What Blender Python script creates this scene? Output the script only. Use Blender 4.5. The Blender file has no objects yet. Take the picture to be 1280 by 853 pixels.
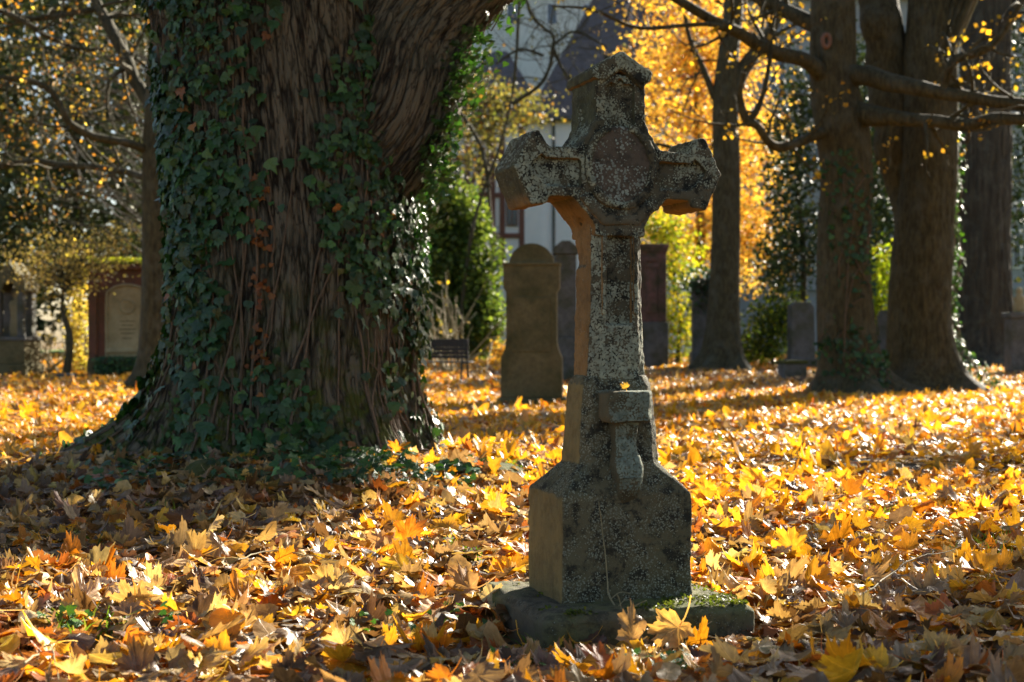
import bpy, bmesh, math
import numpy as np
from mathutils import Vector

# ------------------------------------------------------------------ camera, sky, sun, exposure
S = bpy.context.scene
COL = S.collection
R = math.radians
F = 1778.0                       # focal length in photograph pixels (1280 wide)
CAMZ = 0.85
SUN_AZ, SUN_EL = 34.0, 25.0      # degrees right of the view direction, above the horizon

cam = bpy.data.cameras.new('camera')
cam.sensor_width = 36; cam.lens = 50
cam.clip_start = 0.05; cam.clip_end = 2000
cam.dof.use_dof = True; cam.dof.focus_distance = 5.1; cam.dof.aperture_fstop = 3.8
camo = bpy.data.objects.new('camera', cam); COL.objects.link(camo)
camo.location = (0, 0, CAMZ); camo.rotation_euler = (R(90), 0, 0)
S.camera = camo

w = bpy.data.worlds.new('World'); S.world = w; w.use_nodes = True
nt = w.node_tree
sky = nt.nodes.new('ShaderNodeTexSky'); sky.sky_type = 'NISHITA'; sky.sun_disc = False
sky.sun_elevation = R(SUN_EL); sky.sun_rotation = R(SUN_AZ)
sky.air_density = 1.0; sky.dust_density = 1.5
nt.links.new(sky.outputs[0], nt.nodes['Background'].inputs[0])
nt.nodes['Background'].inputs[1].default_value = 0.05

sd = bpy.data.lights.new('sun', 'SUN'); sd.energy = 5.0; sd.angle = R(0.53); sd.color = (1.0, 0.91, 0.76)
so = bpy.data.objects.new('sun', sd); COL.objects.link(so)
sv = Vector((math.sin(R(SUN_AZ))*math.cos(R(SUN_EL)), math.cos(R(SUN_AZ))*math.cos(R(SUN_EL)), math.sin(R(SUN_EL))))
so.rotation_euler = sv.to_track_quat('Z', 'Y').to_euler(); so.location = sv*50

S.view_settings.view_transform = 'Standard'; S.view_settings.look = 'None'
S.view_settings.exposure = 2.05; S.view_settings.gamma = 1.0
S.render.engine = 'CYCLES'
S.cycles.max_bounces = 6; S.cycles.diffuse_bounces = 3; S.cycles.glossy_bounces = 2
S.cycles.transmission_bounces = 4; S.cycles.transparent_max_bounces = 4
S.cycles.caustics_reflective = False; S.cycles.caustics_refractive = False
S.cycles.use_denoising = True
S.cycles.sample_clamp_indirect = 4

rng = np.random.default_rng(11)
PI = math.pi

# ------------------------------------------------------------------ helpers: numbers
def at(px, py, Y):
    return np.array([(px-640)/F*Y, Y, CAMZ-(py-426.5)/F*Y])

def vnoise(P, seed=0):
    P = np.asarray(P, float); I = np.floor(P).astype(np.int64); f = P-I; f = f*f*(3-2*f)
    def h(i, j, k):
        v = (i*374761393 + j*668265263 + k*2246822519 + seed*3266489917) & 0xffffffff
        v = ((v ^ (v >> 13))*1274126177) & 0xffffffff
        return ((v ^ (v >> 16)) & 0xffffff)/float(0xffffff)
    r = 0
    for a in (0, 1):
        for b in (0, 1):
            for c in (0, 1):
                wgt = (f[..., 0] if a else 1-f[..., 0])*(f[..., 1] if b else 1-f[..., 1])*(f[..., 2] if c else 1-f[..., 2])
                r = r + wgt*h(I[..., 0]+a, I[..., 1]+b, I[..., 2]+c)
    return r*2-1

def fbm(P, octv=4, seed=0):
    P = np.asarray(P, float); s = 0; a = 1.0; t = 0
    for o in range(octv):
        s = s + a*vnoise(P*(2**o)+o*17.3, seed+o); t += a; a *= .5
    return s/t

def terrain(x, y):
    x = np.asarray(x, float); y = np.asarray(y, float)
    d2 = ((x+1.35)/1.6)**2+((y-9.2)/1.5)**2
    h = .17*np.exp(-d2)
    P = np.stack([x*.9, y*.9, np.zeros_like(x)], -1)
    near = np.clip((14-y)/8, 0, 1)
    h = h + .025*fbm(P, 3, 5)*np.clip((60-y)/30, .2, 1) + .012*near*fbm(P*4.2, 2, 9)
    h = h + .012*np.clip(y-20, 0, 20)
    # a shallow step running across the leaves to the right
    u = y-(9.3-.16*(x-1))
    h = h + .075*(1/(1+np.exp(-u/.10)))*np.exp(-np.clip(u, 0, 50)/2.0)*np.clip((x-.8)/1.2, 0, 1)
    # flat spot for the grave cross
    k = np.exp(-(((x-.33)/.55)**2+((y-4.35)/.5)**2)**2)
    k2 = np.exp(-(((x-.33)/.75)**2+((y-4.05)/.45)**2)**2)
    return h*(1-k)-.075*k2

def tz(x, y): return float(terrain(np.array([x]), np.array([y]))[0])

def catmull(P, k):
    P = np.asarray(P, float)
    if len(P) < 3: 
        t = np.linspace(0, 1, k+1)[:, None]; return P[0]*(1-t)+P[-1]*t
    Q = np.vstack([2*P[0]-P[1], P, 2*P[-1]-P[-2]]); out = []
    for i in range(1, len(Q)-2):
        a, b, c, d = Q[i-1], Q[i], Q[i+1], Q[i+2]
        for t in np.arange(k)/k:
            out.append(.5*((2*b)+(-a+c)*t+(2*a-5*b+4*c-d)*t*t+(-a+3*b-3*c+d)*t**3))
    out.append(P[-1]); return np.array(out)

def basis(N, ang=None):
    N = N/np.linalg.norm(N, axis=1, keepdims=True)
    A = np.where(np.abs(N[:, 2:3]) < .9, np.array([[0, 0, 1.]]), np.array([[1., 0, 0]]))
    X = np.cross(A, N); X /= np.linalg.norm(X, axis=1, keepdims=True); Yv = np.cross(N, X)
    if ang is not None:
        c, s = np.cos(ang)[:, None], np.sin(ang)[:, None]
        X, Yv = X*c+Yv*s, -X*s+Yv*c
    return np.stack([X, Yv, N], axis=2)          # columns are the local axes

# ------------------------------------------------------------------ helpers: objects
def tag(o, label=None, cat=None, group=None, kind=None):
    if label: o['label'] = label
    if cat: o['category'] = cat
    if group: o['group'] = group
    if kind: o['kind'] = kind
    return o

def thing(name, loc, label, cat, group=None, rz=0):
    o = bpy.data.objects.new(name, None); COL.objects.link(o)
    o.location = loc; o.rotation_euler = (0, 0, rz); o.empty_display_size = .2
    return tag(o, label, cat, group)

def mk(name, V, FG, mat, parent=None, loc=None, smooth=True, col=None, luv=None, bco=None):
    """one mesh object from numpy vertices (world space, or local when loc is None and it has a parent)"""
    V = np.asarray(V, float)
    L = np.array(loc, float) if loc is not None else np.zeros(3)
    if isinstance(FG, np.ndarray): FG = [FG]
    FG = [np.asarray(f, np.int32) for f in FG if len(f)]
    me = bpy.data.meshes.new(name)
    me.vertices.add(len(V)); me.vertices.foreach_set('co', (V-L).astype(np.float32).ravel())
    loops = np.concatenate([f.ravel() for f in FG]); sizes = np.concatenate([np.full(len(f), f.shape[1], np.int32) for f in FG])
    me.loops.add(len(loops)); me.loops.foreach_set('vertex_index', loops)
    me.polygons.add(len(sizes))
    st = np.concatenate([[0], np.cumsum(sizes)[:-1]]).astype(np.int32)
    me.polygons.foreach_set('loop_start', st)
    try: me.polygons.foreach_set('loop_total', sizes)
    except Exception: pass
    me.polygons.foreach_set('use_smooth', np.full(len(sizes), smooth))
    if col is not None:
        a = me.attributes.new('tint', 'FLOAT_COLOR', 'POINT')
        c4 = np.ones((len(V), 4), np.float32); c4[:, :3] = col; a.data.foreach_set('color', c4.ravel())
    if luv is not None:
        a = me.attributes.new('leafpos', 'FLOAT2', 'POINT'); a.data.foreach_set('vector', luv.astype(np.float32).ravel())
    if bco is not None:
        a = me.attributes.new('barkpos', 'FLOAT_VECTOR', 'POINT'); a.data.foreach_set('vector', np.asarray(bco, np.float32).ravel())
    me.update(calc_edges=True); me.validate()
    me.materials.append(mat)
    o = bpy.data.objects.new(name, me); COL.objects.link(o)
    if parent is not None: o.parent = parent
    elif loc is not None: o.location = loc
    return o

class MB:
    """collects simple solids into one mesh"""
    def __init__(s): s.v = []; s.f = {}; s.n = 0
    def add(s, V, FG):
        if isinstance(FG, np.ndarray): FG = [FG]
        for f in FG:
            if len(f): s.f.setdefault(f.shape[1], []).append(np.asarray(f)+s.n)
        s.v.append(np.asarray(V, float)); s.n += len(V)
    def box(s, x0, x1, y0, y1, z0, z1, bev=0.0, rz=0, c=(0, 0, 0)):
        bm = bmesh.new(); bmesh.ops.create_cube(bm, size=1)
        for v in bm.verts: v.co = Vector(((x0+x1)/2+v.co.x*(x1-x0), (y0+y1)/2+v.co.y*(y1-y0), (z0+z1)/2+v.co.z*(z1-z0)))
        if bev > 0: bmesh.ops.bevel(bm, geom=bm.edges[:], offset=bev, segments=2, affect='EDGES', profile=.5)
        s.bm(bm); return s
    def bm(s, bm):
        bm.verts.index_update()
        V = np.array([v.co[:] for v in bm.verts]); by = {}
        for f in bm.faces: by.setdefault(len(f.verts), []).append([v.index for v in f.verts])
        s.add(V, [np.array(x) for x in by.values()]); bm.free()
    def poly(s, pts, y0, y1, bev=0.0):
        """outline in (x,z), extruded from y0 to y1"""
        bm = bmesh.new(); vs = [bm.verts.new((p[0], y0, p[1])) for p in pts]
        f = bm.faces.new(vs); bmesh.ops.recalc_face_normals(bm, faces=[f])
        r = bmesh.ops.extrude_face_region(bm, geom=[f])
        for v in r['geom']:
            if isinstance(v, bmesh.types.BMVert): v.co.y = y1
        bmesh.ops.recalc_face_normals(bm, faces=bm.faces[:])
        if bev > 0: bmesh.ops.bevel(bm, geom=[e for e in bm.edges if e.calc_face_angle(0) > .3], offset=bev, segments=2, affect='EDGES', profile=.5)
        s.bm(bm); return s
    def tube(s, P, Rr, n=6, cap=True):
        V, Fq = tube(P, Rr, n); s.add(V, Fq)
        if cap:
            m = len(V)//n
            s.add(V[-n:], np.arange(n)[None, :]); s.add(V[:n], np.arange(n)[None, ::-1])
        return s
    def build(s, name, mat, parent=None, loc=None, smooth=False, col=None):
        return mk(name, np.vstack(s.v), [np.vstack(x) for x in s.f.values()], mat, parent, loc, smooth, col)

def frames(P):
    P = np.asarray(P, float); T = np.gradient(P, axis=0); T /= np.linalg.norm(T, axis=1, keepdims=True)+1e-9
    a = np.array([0, 1., 0]) if abs(T[0, 1]) < .9 else np.array([1., 0, 0])
    U = np.zeros_like(P); u = np.cross(a, T[0]); u /= np.linalg.norm(u)
    for i in range(len(P)):
        u = u-T[i]*np.dot(u, T[i]); u /= np.linalg.norm(u)+1e-9; U[i] = u
    return T, U, np.cross(T, U)

def tube(P, Rr, n=6):
    P = np.asarray(P, float); m = len(P); Rr = np.broadcast_to(np.asarray(Rr, float), (m,))
    T, U, W = frames(P); th = np.arange(n)/n*2*PI
    V = P[:, None]+Rr[:, None, None]*(np.cos(th)[None, :, None]*U[:, None]+np.sin(th)[None, :, None]*W[:, None])
    return V.reshape(-1, 3), gridq(m, n)

def gridq(m, n):
    i, j = np.meshgrid(np.arange(m-1), np.arange(n), indexing='ij'); a = i*n+j; b = i*n+(j+1) % n
    return np.stack([a, b, b+n, a+n], -1).reshape(-1, 4)

# ------------------------------------------------------------------ materials
def newmat(name):
    m = bpy.data.materials.new(name); m.use_nodes = True; t = m.node_tree
    return m, t, t.nodes['Principled BSDF'], lambda a, b: t.links.new(a, b)

def N(t, typ, **kw):
    n = t.nodes.new(typ)
    for k, v in kw.items():
        if k.startswith('i_'): n.inputs[k[2:].replace('_', ' ')].default_value = v
        else: setattr(n, k, v)
    return n

def noise(t, vec, scale, detail=4, rough=.55):
    n = N(t, 'ShaderNodeTexNoise'); n.inputs['Scale'].default_value = scale
    n.inputs['Detail'].default_value = detail; n.inputs['Roughness'].default_value = rough
    if vec is not None: t.links.new(vec, n.inputs['Vector'])
    return n.outputs['Fac']

def ramp(t, fac, stops, interp='LINEAR'):
    r = N(t, 'ShaderNodeValToRGB'); r.color_ramp.interpolation = interp
    e = r.color_ramp.elements
    while len(e) < len(stops): e.new(.5)
    for k, (p, c) in enumerate(stops):
        e[k].position = p; e[k].color = (*c, 1) if not isinstance(c, float) else (c, c, c, 1)
    t.links.new(fac, r.inputs[0]); return r.outputs[0]

def mix(t, fac, a, b):
    m = N(t, 'ShaderNodeMix', data_type='RGBA')
    for k, v in ((0, fac), (6, a), (7, b)):
        if isinstance(v, (int, float)): m.inputs[k].default_value = v
        elif isinstance(v, tuple): m.inputs[k].default_value = (*v, 1)
        else: t.links.new(v, m.inputs[k])
    return m.outputs[2]

def math_(t, op, a, b=None, c=None, clamp=False):
    m = N(t, 'ShaderNodeMath', operation=op); m.use_clamp = clamp
    for k, v in enumerate((a, b, c)):
        if v is None: continue
        if isinstance(v, (int, float)): m.inputs[k].default_value = v
        else: t.links.new(v, m.inputs[k])
    return m.outputs[0]

def bump(t, h, dist, strength=1.0, prev=None):
    b = N(t, 'ShaderNodeBump'); b.inputs['Distance'].default_value = dist; b.inputs['Strength'].default_value = strength
    t.links.new(h, b.inputs['Height'])
    if prev is not None: t.links.new(prev, b.inputs['Normal'])
    return b.outputs[0]

def coords(t, scale=None, kind='Object'):
    c = N(t, 'ShaderNodeTexCoord').outputs[kind]
    if scale is None: return c
    m = N(t, 'ShaderNodeMapping'); m.inputs['Scale'].default_value = scale; t.links.new(c, m.inputs[0]); return m.outputs[0]

def plain(name, c1, c2=None, scale=5, rough=.8, bd=.004, stretch=None, spec=.3, bscale=None):
    m, t, p, ln = newmat(name)
    v = coords(t, stretch)
    f = noise(t, v, scale, 5, .6)
    ln(ramp(t, f, [(.3, c1), (.7, c2 or c1)]), p.inputs['Base Color'])
    ln(bump(t, noise(t, v, bscale or scale*6, 4, .6), bd), p.inputs['Normal'])
    p.inputs['Roughness'].default_value = rough; p.inputs['Specular IOR Level'].default_value = spec
    return m

def foliage_mat(name, trans=.4, rough=.5, spec=.35, veins=False, mottled=.25, warm=(1.15, 1.0, .6)):
    m, t, p, ln = newmat(name)
    a = N(t, 'ShaderNodeAttribute', attribute_name='tint').outputs['Color']
    v = coords(t)
    f = noise(t, v, 40 if not veins else 55, 3, .6)
    dark = N(t, 'ShaderNodeMix', data_type='RGBA', blend_type='MULTIPLY'); dark.inputs[0].default_value = mottled*2
    ln(a, dark.inputs[6]); ln(ramp(t, f, [(.35, (.45, .36, .28)), (.6, (1., 1., 1.))]), dark.inputs[7])
    c = dark.outputs[2]
    if veins:
        lp = N(t, 'ShaderNodeAttribute', attribute_name='leafpos').outputs['Vector']
        sp = N(t, 'ShaderNodeSeparateXYZ'); ln(lp, sp.inputs[0])
        ang = math_(t, 'ARCTAN2', sp.outputs[0], sp.outputs[1])
        rad = math_(t, 'SQRT', math_(t, 'ADD', math_(t, 'MULTIPLY', sp.outputs[0], sp.outputs[0]), math_(t, 'MULTIPLY', sp.outputs[1], sp.outputs[1])))
        d = math_(t, 'MULTIPLY', rad, math_(t, 'ABSOLUTE', math_(t, 'SINE', math_(t, 'MULTIPLY', ang, 4.0))))
        vm = ramp(t, d, [(.02, 1.0), (.075, 0.0)])
        c2 = N(t, 'ShaderNodeMix', data_type='RGBA', blend_type='ADD'); ln(math_(t, 'MULTIPLY', vm, .35), c2.inputs[0])
        ln(c, c2.inputs[6]); ln(a, c2.inputs[7]); c = c2.outputs[2]
        ln(bump(t, math_(t, 'ADD', vm, f), .0025, .8), p.inputs['Normal'])
    ln(c, p.inputs['Base Color'])
    p.inputs['Roughness'].default_value = rough; p.inputs['Specular IOR Level'].default_value = spec
    tr = N(t, 'ShaderNodeBsdfTranslucent'); wm = N(t, 'ShaderNodeMix', data_type='RGBA', blend_type='MULTIPLY')
    wm.inputs[0].default_value = 1; ln(c, wm.inputs[6]); wm.inputs[7].default_value = (*warm, 1); ln(wm.outputs[2], tr.inputs[0])
    ms = N(t, 'ShaderNodeMixShader'); ms.inputs[0].default_value = trans
    ln(p.outputs[0], ms.inputs[1]); ln(tr.outputs[0], ms.inputs[2]); ln(ms.outputs[0], t.nodes['Material Output'].inputs[0])
    return m

def stone_mat(name, base, alt, side=None, bounce_z=None, lichen=1.0, lichen_col=(.34, .37, .31), crust=.5, algae=(.06, .062, .028), lscale=110):
    m, t, p, ln = newmat(name)
    v = coords(t)
    c = ramp(t, noise(t, v, 5, 6, .65), [(.32, base), (.68, alt)])
    c = mix(t, ramp(t, noise(t, v, 2.3, 4, .6), [(.42, 0.0), (.66, .85)]), c, algae)
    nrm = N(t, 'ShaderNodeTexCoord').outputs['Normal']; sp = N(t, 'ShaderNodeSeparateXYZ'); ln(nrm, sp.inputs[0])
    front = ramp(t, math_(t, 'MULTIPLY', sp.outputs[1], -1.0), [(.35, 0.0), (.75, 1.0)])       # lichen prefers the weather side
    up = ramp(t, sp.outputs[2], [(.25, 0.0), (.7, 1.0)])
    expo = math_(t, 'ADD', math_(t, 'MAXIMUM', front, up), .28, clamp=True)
    if side:  # side: warm bounced light painted onto faces turned from front and top
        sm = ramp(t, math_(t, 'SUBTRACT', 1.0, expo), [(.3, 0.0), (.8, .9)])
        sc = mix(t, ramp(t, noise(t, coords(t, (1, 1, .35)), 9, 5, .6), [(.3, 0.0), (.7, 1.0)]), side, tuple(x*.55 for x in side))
        if bounce_z:
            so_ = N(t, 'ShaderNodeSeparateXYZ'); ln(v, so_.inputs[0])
            zm = math_(t, 'MAXIMUM', ramp(t, math_(t, 'SUBTRACT', bounce_z, so_.outputs[2]), [(0, 0.0), (.04, 1.0)]), ramp(t, math_(t, 'MULTIPLY', sp.outputs[2], -1.0), [(.75, 0.0), (.9, 1.0)]))
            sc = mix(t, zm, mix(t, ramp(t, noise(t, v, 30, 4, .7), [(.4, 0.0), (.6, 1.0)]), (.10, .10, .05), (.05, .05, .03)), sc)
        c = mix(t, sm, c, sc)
    blk = ramp(t, noise(t, v, 22, 7, .75), [(.48, 0.0), (.58, 1.0)])
    c = mix(t, math_(t, 'MULTIPLY', math_(t, 'MULTIPLY', blk, crust), expo), c, (.018, .018, .014))
    vo = N(t, 'ShaderNodeTexVoronoi'); vo.inputs['Scale'].default_value = lscale
    wv = N(t, 'ShaderNodeVectorMath', operation='ADD'); nz = N(t, 'ShaderNodeTexNoise'); nz.inputs['Scale'].default_value = 60; ln(v, nz.inputs[0])
    sc_ = N(t, 'ShaderNodeVectorMath', operation='SCALE'); ln(nz.outputs[1], sc_.inputs[0]); sc_.inputs['Scale'].default_value = .012
    ln(v, wv.inputs[0]); ln(sc_.outputs[0], wv.inputs[1]); ln(wv.outputs[0], vo.inputs['Vector'])
    reg = ramp(t, noise(t, v, 7, 5, .65), [(.37, 0.0), (.52, 1.0)])
    sz = math_(t, 'MULTIPLY', math_(t, 'MULTIPLY', reg, expo), .66*lichen)
    lm = ramp(t, math_(t, 'SUBTRACT', sz, vo.outputs['Distance']), [(.0, 0.0), (.07, 1.0)])
    lc = mix(t, ramp(t, noise(t, v, 45, 2), [(.35, 0.0), (.65, 1.0)]), tuple(x*.55 for x in lichen_col), lichen_col)
    c = mix(t, math_(t, 'MULTIPLY', lm, .9), c, lc)
    ln(c, p.inputs['Base Color'])
    b = bump(t, noise(t, v, 70, 6, .7), .006)
    b = bump(t, lm, .002, 1.0, b)
    b = bump(t, noise(t, v, 260, 3, .6), .0018, 1.0, b)
    ln(b, p.inputs['Normal']); p.inputs['Roughness'].default_value = .9; p.inputs['Specular IOR Level'].default_value = .25
    return m

def bark_mat(name, c1, c2, moss=0.0, zs=.12, sc=30, bd=.02, attr=False):
    m, t, p, ln = newmat(name)
    v = coords(t, (1, 1, zs)); v0 = coords(t)
    if attr:
        at_ = N(t, 'ShaderNodeAttribute', attribute_name='barkpos').outputs['Vector']; mp = N(t, 'ShaderNodeMapping'); mp.inputs['Scale'].default_value = (1, 1, zs); ln(at_, mp.inputs[0]); v = mp.outputs[0]
    f = noise(t, v, sc, 6, .65)
    if attr:
        na = math_(t, 'ABSOLUTE', math_(t, 'SUBTRACT', noise(t, v, 13, 3, .5), .5)); nb = math_(t, 'ABSOLUTE', math_(t, 'SUBTRACT', noise(t, v, 34, 3, .55), .5))
        ra = ramp(t, na, [(.0, 0.0), (.035, .55), (.09, 1.0)]); rb2 = ramp(t, nb, [(.0, .25), (.045, 1.0)])
        f = math_(t, 'MULTIPLY', math_(t, 'MULTIPLY', ra, rb2), math_(t, 'ADD', math_(t, 'MULTIPLY', f, .8), .6))
        c = ramp(t, f, [(.12, c1), (.85, c2)])
    else:
        c = ramp(t, f, [(.35, c1), (.65, c2)])
    c = mix(t, ramp(t, noise(t, v0, 3.2, 5, .7), [(.5, 0.0), (.72, .7)]), c, (.10, .10, .075))
    if moss > 0:
        sp = N(t, 'ShaderNodeSeparateXYZ'); ln(v0, sp.inputs[0])
        lowz = math_(t, 'SUBTRACT', 1.25, sp.outputs[2], clamp=True)
        nm = ramp(t, noise(t, v0, 7, 5, .7), [(.44, 0.0), (.60, 1.0)])
        c = mix(t, math_(t, 'MULTIPLY', math_(t, 'MULTIPLY', nm, lowz), moss, clamp=True), c, (.085, .095, .015))
    ln(c, p.inputs['Base Color'])
    b = bump(t, f, bd); b = bump(t, noise(t, v0, sc*4, 4, .7), bd*.25, 1.0, b); ln(b, p.inputs['Normal'])
    p.inputs['Roughness'].default_value = .85; p.inputs['Specular IOR Level'].default_value = .25
    return m

M_STONE = stone_mat('lichened sandstone', (.105, .085, .055), (.14, .118, .078), side=(.38, .21, .07), bounce_z=1.30, lichen=1.05, crust=1.0, lichen_col=(.36, .38, .28), algae=(.065, .062, .036), lscale=150)
M_STONE_STEM = stone_mat('bracket stone', (.12, .105, .06), (.10, .085, .05), lichen=1.1, lichen_col=(.24, .28, .215), crust=.4, algae=(.09, .085, .05), lscale=150)
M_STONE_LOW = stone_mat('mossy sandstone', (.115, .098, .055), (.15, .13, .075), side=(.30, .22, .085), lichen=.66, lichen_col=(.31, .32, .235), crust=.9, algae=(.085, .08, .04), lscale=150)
M_STONE_PLATE = stone_mat('bare reddish sandstone', (.125, .095, .068), (.095, .075, .055), lichen=.85, crust=.5, algae=(.10, .075, .055))
M_PLINTH = stone_mat('mossy plinth stone', (.11, .092, .06), (.15, .125, .085), lichen=.3, crust=.6, algae=(.11, .13, .025))
M_GRAVE = stone_mat('olive weathered stone', (.12, .10, .05), (.17, .14, .07), lichen=.25, crust=.25, algae=(.055, .055, .02))
M_GREY = stone_mat('grey weathered stone', (.15, .145, .14), (.10, .10, .10), lichen=.3, crust=.3)
M_RED = stone_mat('red sandstone', (.21, .10, .085), (.15, .085, .075), lichen=.2, crust=.5)
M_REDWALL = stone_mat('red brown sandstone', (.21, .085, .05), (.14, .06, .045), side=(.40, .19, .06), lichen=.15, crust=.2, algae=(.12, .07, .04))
M_CREAM = stone_mat('cream limestone', (.42, .35, .20), (.34, .28, .16), lichen=.15, crust=.15, algae=(.25, .20, .10))
M_BARK = bark_mat('furrowed bark', (.018, .013, .009), (.17, .14, .10), moss=1.0, zs=.16, sc=60, bd=.02, attr=True)
M_LIMB = bark_mat('limb bark', (.016, .012, .009), (.15, .125, .09), zs=.17, sc=60, bd=.018, attr=True)
M_BARK2 = bark_mat('brown bark', (.025, .022, .010), (.085, .072, .034), zs=.25, sc=22, bd=.02)
M_BARK3 = bark_mat('grey ridged bark', (.024, .021, .015), (.075, .066, .046), zs=.07, sc=14, bd=.03)
M_TWIG = plain('twig bark', (.06, .05, .035), (.10, .085, .06), 20, .7)
M_PALETWIG = plain('pale twigs', (.22, .18, .10), (.32, .27, .15), 20, .7)
M_VINE = plain('ivy stems', (.09, .06, .038), (.16, .11, .07), 30, .8)
M_IVY = foliage_mat('ivy leaf', .22, .42, .45, veins=True, mottled=.12, warm=(1.05, 1.2, .45))
M_LITTER = foliage_mat('maple leaf', .42, .42, .55, veins=True, mottled=.22, warm=(1.2, 1.0, .5))
M_FOL = foliage_mat('tree leaf', .55, .5, .3, mottled=.1, warm=(1.2, 1.1, .5))
M_NEEDLE = foliage_mat('evergreen spray', .15, .55, .25, mottled=.1)
M_BENCH = plain('dark bench wood', (.022, .022, .02), (.035, .033, .03), 12, .6)
M_IRON = plain('black iron', (.015, .015, .015), (.025, .025, .025), 12, .5)
M_MOSS = plain('bright moss', (.16, .20, .02), (.28, .30, .03), 30, .95, .02)

# ground
M_SOIL, t, p, ln = newmat('leaf strewn soil')
v = coords(t)
vo = N(t, 'ShaderNodeTexVoronoi'); vo.inputs['Scale'].default_value = 9; ln(v, vo.inputs['Vector'])
sp = N(t, 'ShaderNodeSeparateColor'); ln(vo.outputs['Color'], sp.inputs[0])
ln(ramp(t, sp.outputs[0], [(0, (.03, .022, .014)), (.4, (.06, .042, .022)), (.6, (.14, .08, .025)), (.85, (.34, .19, .03)), (1, (.45, .28, .04))]), p.inputs['Base Color'])
ln(bump(t, vo.outputs['Distance'], .05), p.inputs['Normal']); p.inputs['Roughness'].default_value = .9
M_LAWN = plain('lawn', (.08, .15, .015), (.14, .22, .02), 8, .9, .03)

# ------------------------------------------------------------------ ground
gx = np.concatenate([-np.geomspace(400, 8, 30), np.linspace(-7.5, 7.5, 150), np.geomspace(8, 400, 30)])
gy = np.concatenate([-np.geomspace(100, 2, 10), np.linspace(-1, 16, 190), np.linspace(16.5, 60, 70), np.geomspace(64, 900, 25)])
X, Y = np.meshgrid(gx, gy); V = np.stack([X, Y, terrain(X, Y)], -1).reshape(-1, 3)
n, m_ = len(gx), len(gy); i, j = np.meshgrid(np.arange(m_-1), np.arange(n-1), indexing='ij'); a = i*n+j
g = mk('ground', V, np.stack([a, a+1, a+n+1, a+n], -1).reshape(-1, 4), M_SOIL); tag(g, kind='structure')
lx = np.linspace(-30, 40, 60); ly = np.linspace(44, 95, 30)
X, Y = np.meshgrid(lx, ly); V = np.stack([X, Y, terrain(X, Y)+.03], -1).reshape(-1, 3)
n = 60; i, j = np.meshgrid(np.arange(29), np.arange(59), indexing='ij'); a = i*n+j
g = mk('lawn', V, np.stack([a, a+1, a+n+1, a+n], -1).reshape(-1, 4), M_LAWN); tag(g, kind='structure')

# ------------------------------------------------------------------ leaves
HALF = [(0, 1.0), (5, .86), (8, .90), (10, .78), (15, .84), (17, .70), (22, .60), (27, .72), (29, .82), (36, .80), (40, .86), (45, .97), (49, .82), (54, .84), (57, .68), (61, .72), (67, .56), (75, .64), (80, .58), (84, .66), (91, .74), (97, .58), (106, .56), (112, .44), (122, .44), (140, .34), (165, .20)]
def maple(seed, detail=2, curl=1.0, petiole=True):
    r = np.random.default_rng(seed)
    h = HALF if detail == 2 else ([(0, 1.), (13, .66), (21, .44), (33, .76), (44, .94), (57, .72), (67, .38), (90, .62), (112, .40), (150, .2)] if detail == 1 else [(0, 1.), (22, .46), (45, .92), (68, .42), (92, .6), (140, .25)])
    an = [a for a, _ in h]+[-a for a, _ in h[:0:-1]]; rr = [q for _, q in h]+[q for _, q in h[:0:-1]]
    an = np.radians(np.array(an)); rr = np.array(rr)*(1+r.normal(0, .05, len(rr)))
    O = np.stack([np.sin(an)*rr, np.cos(an)*rr], 1); k = len(O)
    if detail == 2:
        P = np.vstack([[[0, 0]], O*.33, O*.68, O]); Fs = []
        for q in range(k):
            q2 = (q+1) % k; Fs.append([0, 1+q2, 1+q])
            for L in (0, 1):
                b = 1+L*k; Fs += [[b+q, b+q2, b+k+q2], [b+q, b+k+q2, b+k+q]]
    else:
        P = np.vstack([[[0, 0]], O]); Fs = [[0, 1+(q+1) % k, 1+q] for q in range(k)]
    x, y = P[:, 0], P[:, 1]; rad = np.hypot(x, y); ang = np.arctan2(x, y)
    a1, a2 = r.uniform(-.8, .8, 2)*curl; th = r.uniform(0, PI)
    xr = x*np.cos(th)+y*np.sin(th)
    z = a1*xr**2 + a2*.8*y*np.abs(y) + .10*curl*rad*np.abs(np.sin(2*ang*2)) + .22*curl*vnoise(np.stack([x*2.2+seed, y*2.2, x*0], -1), seed)+ .07*curl*vnoise(np.stack([x*6+seed, y*6, x*0], -1), seed+3)
    z += .25*curl*rad**2*np.sin(ang*r.integers(2, 4)+r.uniform(0, 6))
    sq = 1-.22*np.abs(a1)*rad                                  # curled leaves get narrower
    V = np.stack([x*sq, y*sq, z], 1); LU = P.copy(); Fs = np.array(Fs)
    if petiole and detail >= 1:
        t_ = np.linspace(0, 1, 4); bx = r.uniform(-.3, .3)
        c = np.stack([bx*t_**2, -.05-.75*t_, r.uniform(-.2, .5)*t_**2+V[0, 2]], 1); wd = .016
        nb = len(V); V = np.vstack([V, c+[wd, 0, 0], c-[wd, 0, .02]]); LU = np.vstack([LU, np.zeros((8, 2))])
        Fs = np.vstack([Fs]+[[[nb+q, nb+q+1, nb+5+q], [nb+q, nb+5+q, nb+4+q]] for q in range(3)])
    return V, Fs, LU

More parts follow.
